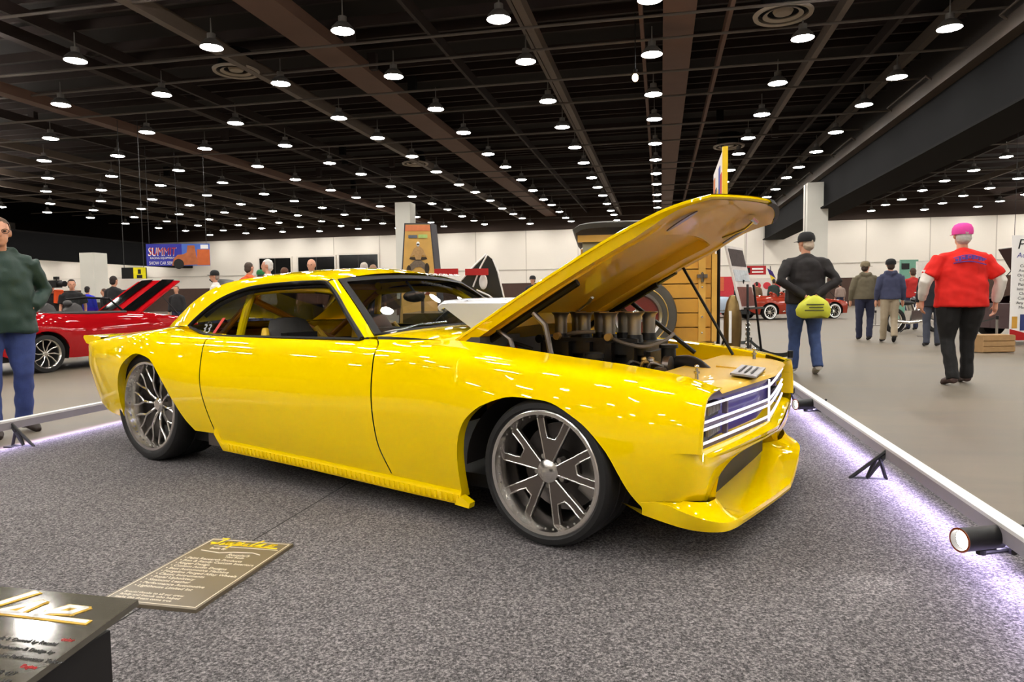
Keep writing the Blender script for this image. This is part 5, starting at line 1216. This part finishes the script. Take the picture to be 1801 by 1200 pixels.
# ---- stanchions and belts
def stanchion(label, px, py, Y, h, grp, chrome=False):
    p = at_depth(px,py,Y); o = thing('stanchion',label,'stanchion',(p.x,p.y,0),0,grp)
    MB().cyl((0,0,.01),(0,0,h-.03),.02,n=14).build('post', M_steel if chrome else M_gun, o); MB().lathe([(0,0),(.14,0),(.14,.012),(.03,.025),(0,.025)],24).build('base', M_gun, o)
    MB().cyl((0,0,h-.07),(0,0,h),.028,.028,14).build('head', M_dark, o); o['h'] = h; return Vector((p.x,p.y,h-.03))
def belt(label, a, b_, sag, w_=.045):
    P = []
    for k in range(13):
        t = k/12; p = a.lerp(b_,t); p.z -= sag*4*t*(1-t); P.append([(p.x,p.y,p.z+w_/2),(p.x,p.y,p.z-w_/2)])
    o = MB().grid(P).solid(.004).build('belt', K('belt_webbing',(34,44,40)), None, 60); return tag(o,label,'belt')
s1 = stanchion('low belt post furthest back, right of the wooden truck',1283,578,11.0,.45,'belt posts behind the yellow car'); s2 = stanchion('low belt post standing by the easel leg',1319,593,8.7,.45,'belt posts behind the yellow car'); s3 = stanchion('low belt post nearest the yellow fender',1390,618,6.95,.42,'belt posts behind the yellow car',True)
belt('dark belt hanging between the two rear posts', s1, s2, .10); belt('dark belt hanging from the easel post to the front post', s2, s3, .08)
s4 = stanchion('chrome post right of the man in red',1754,552,12.4,.56,'posts at the right aisle',True); s5 = stanchion('chrome post behind the black coat',1626,552,15.4,.5,'posts at the right aisle',True); stanchion('small far chrome post between the two walkers',1540,546,21,.46,'posts at the right aisle',True)
belt('thin rope between the right aisle posts', s4, s5, .15, .02)
cr = unproj(1764,622,0); o = thing('wooden_crate','tan wooden crate under the maroon car at right','crate',(cr.x,cr.y+.3,0),.1)
MB().box((0,0,.15),(.55,.36,.28)).build('box_body', K('crate_wood',(150,118,78)), o)
for k in range(3): MB().box((0,-.185,.06+.09*k),(.56,.012,.075)).build('slat', K('crate_slat',(166,132,90)), o)
# ---- chrome motorcycle in front of the green panel
mp = at_depth(1608,590,17.0); mc = thing('motorcycle','black and chrome motorcycle in front of the green panel','motorcycle',(mp.x,mp.y,0),math.radians(15))
for x in (-.62,.62): bg = MB().open_lathe([(.22,-.05),(.30,-.05),(.31,0),(.30,.05),(.22,.05)],28,axis='Y',c=(x,0,.31)); w_ = bg.build('wheel', M_tyre, mc); MB().open_lathe([(.21,-.03),(.225,-.03),(.225,.03),(.21,.03)],24,axis='Y',c=(x,0,.31)).build('rim', M_chrome, w_)
MB().box((0,0,.42),(.42,.22,.26)).cyl((-.1,0,.5),(-.18,0,.72),.09,n=12).cyl((.08,0,.5),(.16,0,.72),.09,n=12).build('engine', M_chrome, mc); MB().ball((.12,0,.82),(.26,.12,.10)).build('tank', M_blackp, mc); MB().ball((-.28,0,.74),(.24,.13,.06)).build('saddle', M_dark, mc)
MB().tube([(.62,.06,.31),(.42,.06,.92)],.022,8).tube([(.62,-.06,.31),(.42,-.06,.92)],.022,8).tube([(.34,-.36,1.0),(.42,0,.95),(.34,.36,1.0)],.014,8).build('fork', M_chrome, mc); MB().tube([(.1,-.14,.3),(-.3,-.15,.26),(-.7,-.15,.3)],.04,8).build('exhaust', M_chrome, mc)
MB().ball((.5,0,.86),(.08,.09,.09)).build('headlight', M_chrome, mc); MB().cyl((-.1,.05,.2),(-.2,.24,.0),.015,n=6).build('kickstand', M_dark, mc)
# ---- banner stand at the right edge
bl = unproj(1772,607,0); bs = thing('banner_stand','white printed banner stand cut by the right edge of the picture','banner',(bl.x,bl.y,0),math.radians(-8))
MB().box((.45,0,1.05),(.86,.012,1.96)).build('banner_sheet', mat('banner_vinyl', srgb(236,234,232), .5, var=.02), bs); MB().box((.45,.02,.03),(.95,.16,.06)).build('banner_base', M_steel, bs); MB().cyl((.45,.04,.05),(.45,.04,2.02),.012,n=8).build('banner_pole', M_steel, bs)
RX = Matrix.Rotation(math.pi/2,4,'X')
def bt(s_, x, z, sz, m, **k): return text('banner_text', s_, sz, m, bs, Matrix.Translation((x,-.009,z)) @ RX, extrude=.0015, **k)
bt('Pa', .10, 1.78, .26, M_black, shear=.2); bt('Auto', .10, 1.62, .13, K('blue_violet',(70,70,150)), shear=.2); 
for k,s_ in enumerate(('Compl','Award Win','Original','Concours','Paint','Interior','Chassis','Custom','Any make','Metal wo')): bt(s_, .16-.02*(k%3), 1.44-.085*k, .075, K('text_grey',(70,70,74)))
for k in range(6): MB().box((.10+.14*k,-.010,.42),(.09,.006,.30 if k%2 else .22)).build('banner_picture', K('pic_%d'%k,((200,150,60),(50,60,110),(210,90,40),(230,220,200),(150,40,30),(220,180,60))[k]), bs)
MB().prism([(.02,.09),(.86,.09),(.86,.24),(.6,.30),(.3,.22),(.02,.30)],0,.006,Matrix.Translation((0,-.008,0)) @ RX).build('banner_red_car', M_rv, bs)
# ---- desert poster tower
pb = at_depth(738,520,14.0); pt_ = thing('poster_tower','tall tapered poster tower with a desert quad-bike picture beside the white column','poster',(pb.x,pb.y,0),math.radians(4))
zt = at_depth(738,394,14.0).z; b0, b1 = .46, .265
def face(x,z,y=-.12): return (x,y,z)
b = MB().add([(-b0,-.16,0),(b0,-.16,0),(b1,-.16,zt),(-b1,-.16,zt),(-b0+.0,.16,0),(b0+.10,.16,0),(b1+.10,.16,zt),(-b1,.16,zt)],[(0,1,2,3),(5,4,7,6),(1,5,6,2),(4,0,3,7),(3,2,6,7),(4,5,1,0)]); b.build('tower', K('tower_grey',(70,68,72)), pt_)
def lerpw(z): return b0+(b1-b0)*z/zt-.025
def panel(z0,z1,m,nm,y=-.165): return MB().add([(-lerpw(z0),y,z0),(lerpw(z0),y,z0),(lerpw(z1),y,z1),(-lerpw(z1),y,z1)],[(0,1,2,3)]).solid(.006).build(nm,m,pt_,normals=True)
panel(.05,zt-.03,mat('desert_sand', srgb(206,162,84), .6, var=.2, scale=5),'desert_print'); panel(zt-.16,zt-.04,K('orange_sky',(214,128,84)),'sky_print',-.169)
MB().box((-.10,-.175,zt-.27),(.18,.006,.06)).build('logo_block', K('logo_grey',(96,104,116)), pt_); MB().box((.10,-.175,zt-.265),(.18,.006,.07)).build('logo_block', K('logo_green',(170,200,120)), pt_)
zq = zt-.85; TP = lambda z: Matrix.Translation((0,-.172,z)) @ RX
M_pd = K('print_dark',(58,48,38),var=.4,sc=30); M_pt = K('print_tan',(176,140,92),var=.4,sc=30); M_pg = K('print_grey',(112,98,84),var=.4,sc=30)
def ell(x,z,rx,rz_,m,nm,y=-.176): MB().ball((x,y,z),(rx,.006,rz_),14,8).build(nm,m,pt_)
for x,z in ((-.19,-.10),(.17,-.06)): ell(x,zq+z,.05,.11,M_pd,'print_wheel')
MB().prism([(-.15,-.12),(-.17,.02),(-.08,.10),(.06,.10),(.16,.02),(.13,-.10),(.04,-.02),(-.06,-.04)],0,.006,TP(zq)).build('print_quad', M_pg, pt_)
MB().prism([(-.18,.13),(-.16,.17),(.16,.17),(.18,.13),(.05,.10),(-.05,.10)],0,.008,TP(zq)).build('print_handlebar', M_pd, pt_)
MB().prism([(-.17,.16),(-.09,.33),(-.03,.38),(.04,.38),(.10,.32),(.17,.16),(.08,.22),(.05,.12),(-.05,.12),(-.08,.22)],0,.010,TP(zq)).build('print_rider', M_pt, pt_)
ell(0,zq+.43,.034,.05,M_white,'print_helmet'); MB().box((0,-.184,zq+.425),(.05,.004,.025)).build('print_visor', M_pd, pt_)
MB().prism([(-.10,0),(.0,.16),(.08,.02),(.12,-.16),(-.12,-.16)],0,.006,Matrix.Translation((.10,-.172,zt-1.28)) @ RX).build('print_second_rider', K('rider_red',(140,70,50),var=.5,sc=30), pt_); ell(.10,zt-1.36,.06,.07,M_white,'print_jersey')
# ---- hanging show banner at left
hb0 = at_depth(259,449,30); hb1 = at_depth(368,449,30); hw_ = hb1.x-hb0.x; hh = 30*38/1200
hb = thing('hanging_banner','blue and orange show-series banner hanging in front of the far left girder','banner',((hb0.x+hb1.x)/2,30,hb0.z),math.radians(3))
MB().box((-hw_*.22,0,0),(hw_*.56,.03,hh)).build('blue_panel', mat('banner_blue', srgb(44,48,160), .5, var=.12), hb); MB().box((hw_*.28,0,0),(hw_*.44,.03,hh)).build('picture_panel', mat('banner_sky', srgb(70,104,190), .5, var=.2, scale=2), hb)
MB().box((hw_*.40,-.02,-hh*.12),(hw_*.2,.01,hh*.72)).build('orange_rock', mat('rock_print', srgb(196,96,44), .6, var=.25, scale=3), hb); MB().box((hw_*.42,-.022,hh*.36),(hw_*.12,.012,hh*.18)).build('corner_logo', M_white, hb)
MB().prism([(-.48,-.5),(-.42,-.18),(-.28,.0),(-.1,.02),(.02,.1),(.05,.42),(.28,.42),(.32,.0),(.4,-.45)],0,.01,Matrix.Translation((hw_*.13,-.016,-.0)) @ RX @ Matrix.Diagonal((1.3,.95,1,1))).build('car_print', K('rod_print',(176,100,60),var=.4,sc=4), hb)
MB().lathe([(.12,0),(.22,0),(.22,.012),(.12,.012)],24,axis='Y',c=(hw_*.0+.02,-.035,-hh*.42)).build('tyre_print', M_dark, hb)
HT = lambda x,z: Matrix.Translation((x,-.022,z)) @ RX
text('banner_title_outline','SUMMIT',.52,M_white,hb,HT(-hw_*.47,-.02) @ Matrix.Translation((-.02,-.02,0)),shear=.15,width=hw_*.45,extrude=.006)
text('banner_title','SUMMIT',.46,M_rv,hb,HT(-hw_*.46,.0) @ Matrix.Translation((0,0,.008)),shear=.15,width=hw_*.43,extrude=.006); text('banner_line','RACING EQUIPMENT',.13,M_white,hb,HT(-hw_*.44,-.18),width=hw_*.38); text('banner_line','SHOW CAR SERIES',.20,M_white,hb,HT(-hw_*.46,-.42),width=hw_*.42)
for x in (-.45,0,.45): MB().cyl((x*hw_,0,hh/2),(x*hw_,0,7.7-hb0.z),.01,n=5).build('hanger_wire', M_dark, hb)
# ---- yellow and black sign, wall signs, booth panels
def wall_sign(label, px0,py0,px1,py1, Y, m, name='wall_sign', cat='sign', th=.05, floor=False):
    a = at_depth(px0,py0,Y); b_ = at_depth(px1,py1,Y); z0 = 0 if floor else b_.z
    o = thing(name,label,cat,((a.x+b_.x)/2,Y,0 if floor else (a.z+b_.z)/2),0); zc = (a.z+z0)/2-(0 if floor else (a.z+b_.z)/2)
    MB().box((0,0,zc),(abs(b_.x-a.x),th,a.z-z0)).build('panel', m, o); return o, abs(b_.x-a.x), a.z-z0, zc
o,w_,h_,_ = wall_sign('black and yellow hanging sign left of the raised red hood',214,471,258,490,26,K('sign_black',(16,16,14)))
MB().box((w_*.24,-.03,0),(w_*.5,.02,h_)).build('yellow_panel', K('sign_yellow',(232,220,20)), o); MB().box((w_*.24,-.045,h_*.12),(w_*.12,.01,h_*.4)).build('letter_block', M_dark, o); MB().box((w_*.24,-.045,-h_*.32),(w_*.22,.01,h_*.3)).build('letter_block', M_dark, o)
for x in (-.4,.4): MB().cyl((x*w_,0,h_/2),(x*w_,0,7.8-o.location.z),.012,n=5).build('hanger_wire', M_dark, o)
o,w_,h_,_ = wall_sign('white paper notice high on the back wall, right of the column',1536,427,1564,435,57,M_white); MB().box((0,-.03,0),(w_*.85,.01,h_*.3)).build('notice_text', K('notice_ink',(130,120,140)), o)
for x in (-.4,.4): MB().cyl((x*w_,0,h_/2),(x*w_,0,7.9-o.location.z),.012,n=5).build('hanger_wire', M_dark, o)
o,w_,h_,_ = wall_sign('red banner with white lettering behind the easel poster',1308,468,1347,483,40,K('banner_red',(170,36,40))); MB().box((w_*.12,-.03,h_*.15),(w_*.5,.01,h_*.2)).box((w_*.12,-.03,-h_*.2),(w_*.5,.01,h_*.15)).build('banner_letters', M_white, o); MB().box((-w_*.33,-.03,0),(w_*.22,.01,h_*.6)).build('banner_emblem', M_dark, o)
for x in (-.4,.4): MB().cyl((x*w_,0,h_/2),(x*w_,0,7.9-o.location.z),.012,n=5).build('hanger_wire', M_dark, o)
o,w_,h_,zc = wall_sign('green booth panel with a black plaque behind the red jacket',1583,457,1612,560,26,K('booth_green',(112,160,140)),'booth_panel','booth panel',.06,True); MB().box((-w_*.22,-.04,h_-.25),(w_*.42,.02,.22)).build('plaque', M_dark, o)
o,w_,h_,zc = wall_sign('pink and red booth backdrop beyond the pale blue car',1262,487,1290,540,36,K('booth_red',(206,60,70)),'booth_panel','booth panel',.06,True); MB().box((-w_*.30,-.04,h_*.8),(w_*.36,.02,h_*.36)).build('orange_panel', K('booth_orange',(214,110,70)), o)
o,w_,h_,zc = wall_sign('white booth backdrop with red blotches above the brick-red car',1292,490,1400,545,38,K('booth_white',(222,212,206)),'booth_panel','booth panel',.06,True)
for k in range(5): MB().ball((-w_*.3+k*w_*.16,-.04,h_*.78),(.22,.02,.2),10,6).build('red_blotch', K('booth_red',(206,60,70)), o)
o,w_,h_,zc = wall_sign('white display panel left of the dark coat',1612,440+20,1640,540,24,K('booth_white2',(220,214,208)),'booth_panel','booth panel',.06,True)
o,w_,h_,zc = wall_sign('small dark red sign by the banner stand',1779,460,1786,475,30,M_rv)
MB().cyl((0,0,h_/2),(0,0,7.8-o.location.z),.012,n=5).build('hanger_wire', M_dark, o)
fl = at_depth(1367,500,33); o = thing('feather_flag','feather flag with bright zigzag print left of the man in black','flag',(fl.x,fl.y,0)); P = []
MB().cyl((0,0,0),(-.35,0,2.35),.02,n=6).build('pole', M_dark, o)
for k,c in enumerate(((60,40,110),(220,190,50),(190,50,60),(60,40,110))): MB().prism([(-.5+.13*k,2.25-.3*k),(-.25+.1*k,2.1-.3*k),(-.08+.05*k,1.75-.3*k),(-.38+.10*k,1.95-.3*k)],0,.02,RX).build('flag_band', K('flag_%d'%k,c), o)
# ---- floor board lying on the carpet
fb = thing('floor_sign','grey information board with yellow title lying flat on the carpet','sign',UV(2.135,-1.62,.012),UVROT)
MB().box((0,0,.006),(.365,.59,.012)).build('board', mat('board_grey', srgb(104,94,78), .28, var=.06, scale=6), fb)
M_cream = mat('cream_print', srgb(226,216,198), .5, var=.02); zt_ = .0125
b = MB()
for c,sz in (((0,.282,zt_),(.345,.003,.001)),((0,-.282,zt_),(.345,.003,.001)),((-.171,0,zt_),(.003,.567,.001)),((.171,0,zt_),(.003,.567,.001))): b.box(c,sz)
b.build('border_line', M_cream, fb)
M_yprint = mat('yellow_print', srgb(250,214,10), .45, var=.02)
def script_impulse(par, M, h, m, thick, only=None):
    """the title written in connected slanted strokes"""
    S = dict(I=[[(.1,.95),(.45,1.0),(.25,.1),(-.05,.0)],[(-.2,.25),(.3,.12)]],
             m=[[(.55,0),(.75,.5),(.7,.05)],[(.72,.25),(.95,.5),(.92,.05)],[(.93,.25),(1.15,.5),(1.12,.05),(1.3,.05)]],
             p=[[(1.5,.55),(1.25,-.4)],[(1.4,.2),(1.6,.5),(1.72,.3),(1.5,.05),(1.75,.05)]],
             u=[[(1.85,.5),(1.8,.08),(2.0,.05),(2.2,.5)],[(2.2,.5),(2.15,.05),(2.35,.05)]],
             l=[[(2.85,1.0),(2.45,.08),(2.75,.04)]],
             s=[[(2.75,.04),(3.2,.62),(3.1,.08),(2.8,.04)],[(2.8,.04),(3.45,.02)]],
             e=[[(3.45,.02),(3.75,.55),(4.0,.55),(3.9,.3),(3.55,.22)],[(3.45,.02),(4.3,.0)]])
    for k,st_ in S.items():
        if only and k not in only: continue
        b = MB()
        for line in st_:
            for (x0,y0),(x1,y1) in zip(line,line[1:]):
                d = Vector((x1-x0,y1-y0,0))*h; n_ = Vector((-d.y,d.x,0)).normalized()*thick/2; e_ = d.normalized()*thick*.4
                p0 = Vector((x0,y0,0))*h-e_; p1 = Vector((x1,y1,0))*h+e_
                b.prism([(p0.x+n_.x,p0.y+n_.y),(p0.x-n_.x,p0.y-n_.y),(p1.x-n_.x,p1.y-n_.y),(p1.x+n_.x,p1.y+n_.y)],0,.0012,M)
        b.build('title_letter', m, par)
script_impulse(fb, Matrix.Translation((-.14,.232,.0121)), .066, M_yprint, .009)
MB().box((.02,.216,zt_),(.28,.004,.001)).build('title_rule', M_cream, fb)
FT = lambda x,y: Matrix.Translation((x,y,.0122))
def ft(s_, x, y, sz=.021, **k): return text('board_text', s_, sz, M_cream, fb, FT(x,y), extrude=.0006, **k)
ft('Built By', -.12, .185, .024); MB().tube([(-.14,.165,.0128),(-.05,.150,.0128),(.0,.165,.0128),(.08,.172,.0128),(.12,.158,.0128)],.0022,5).build('logo_swoosh', M_cream, fb); ft("Rossini's", -.01, .132, .028, shear=.3); ft('Hot Rods', .0, .112, .02)
for k,s_ in enumerate(('Paint Research Products','Ron & Randy Custom Interiors','Ringer Design','Custom Audio Designs','Best Automotive Machine','Forgeline Forged Alloy Wheels','Classic Instruments','Royal Upholstery','Simmons Leather','Performance Automotive','Lighthouse Limited Inc')): ft('\u2022 '+s_, -.155, .080-.0255*k, .0235)
for k,s_ in enumerate(('Special thanks to all our crew','family and friends who helped','make this dream come true')): ft(s_, -.15, -.222-.020*k, .019)
# ---- sign lectern in the near left corner
A = unproj(243,1055,.42); lc = thing('sign_lectern','black lectern sign with a glossy printed top, cut by the lower left corner','sign',(A.x,A.y,0),UVROT)
TL = Matrix.Translation((0,0,.42)) @ Matrix.Rotation(math.radians(6.5),4,'X')
MB().box((-.32,-.26,-.006),(.64,.52,.012),M=TL).build('top_board', mat('glossy_print', srgb(84,80,70), .10, var=.25, scale=2.2, coat=1), lc)
b = MB().box((-.33,-.27,.195),(.60,.46,.36)); b.build('pedestal', mat('matt_black_board', srgb(18,15,15), .6, var=.1), lc)
MB().box((-.32,-.03,.0005),(.64,.002,.001),M=TL)
SM = TL @ Matrix.Translation((-.60,-.085,.0004)) @ Matrix.Diagonal((1.80,1,1,1))
script_impulse(lc, SM, .072, mat('gold_outline', srgb(200,160,40), .35), .015, 'ulse'); script_impulse(lc, SM @ Matrix.Translation((0,.001,.0010)), .072, mat('silver_print', srgb(236,234,228), .4), .0085, 'ulse')
LT = lambda x,y: TL @ Matrix.Translation((x,y,.0006))
for s_,x,y,m,sz in (('Built & Owned by Rossini',-.17,-.155,M_dark,.013),('of Rochester & Design by',-.155,-.176,M_dark,.013),('Paint: Performance Yellow',-.12,-.197,M_dark,.013),('color',-.04,-.140,M_rv,.012),('Engine',-.045,-.215,M_rv,.012),('V8 427',-.075,-.236,M_dark,.014),('600 HP',-.068,-.254,M_dark,.014),('Interior',-.075,-.272,M_rv,.012)): text('lectern_text', s_, sz, m, lc, LT(x,y), extrude=.0004)
MB().box((-.185,-.235,.002),(.16,.07,.003),M=TL).build('photo_print', M_white, lc)
# ---- spotlights clamped to the right rail
M_lens = emit('spot_lens', (1,.93,.85), 14); M_cop = mat('copper_rim', srgb(180,96,60), .35, metal=.8)
def spotlight(label, px, py, z, az, L):
    p = unproj(px,py,z); o = thing('spotlight',label,'spotlight',p,az,'black spotlights on the light rail')   # local +X = beam
    MB().open_lathe([(.034,-L/2),(.040,-L/2+.006),(.041,L/2),(.037,L/2),(.035,L/2-.02)],28,axis='X').lathe([(0,-L/2),(.034,-L/2)],28,axis='X').build('housing', M_black, o); MB().open_lathe([(.0412,L/2-.004),(.043,L/2),(.036,L/2+.001)],28,axis='X').build('front_ring', M_cop, o); MB().lathe([(0,L/2-.02),(.034,L/2-.02)],24,axis='X').build('lens', M_lens, o)
    MB().cyl((-.01,0,-.04),(-.01,0,-.058),.016,n=10).cyl((-.02,0,-.052),(-L/2-.05,0,-.052),.010,n=8).cyl((-L/2-.05,-.02,-.052),(-L/2-.05,.02,-.052),.016,n=10).cyl((-L/2-.05,0,-.052),(-L/2-.11,0,.03),.008,n=8).build('arm', M_black, o)
    ld = bpy.data.lights.new('spot_beam','SPOT'); ld.energy = 10; ld.spot_size = math.radians(60); ld.spot_blend = .6; ld.shadow_soft_size = .03; ld.color = (1,.95,.9); so = link('spot_beam',ld,o); so.location = (L/2+.01,0,0); so.rotation_euler = (0,-math.pi/2,0)
    return o
spotlight('black spotlight with lit lens on the rail at lower right',1722,947,.135,math.radians(192),.165)
spotlight('black spotlight on the rail beside the yellow nose',1415,711,.14,math.radians(192),.165)
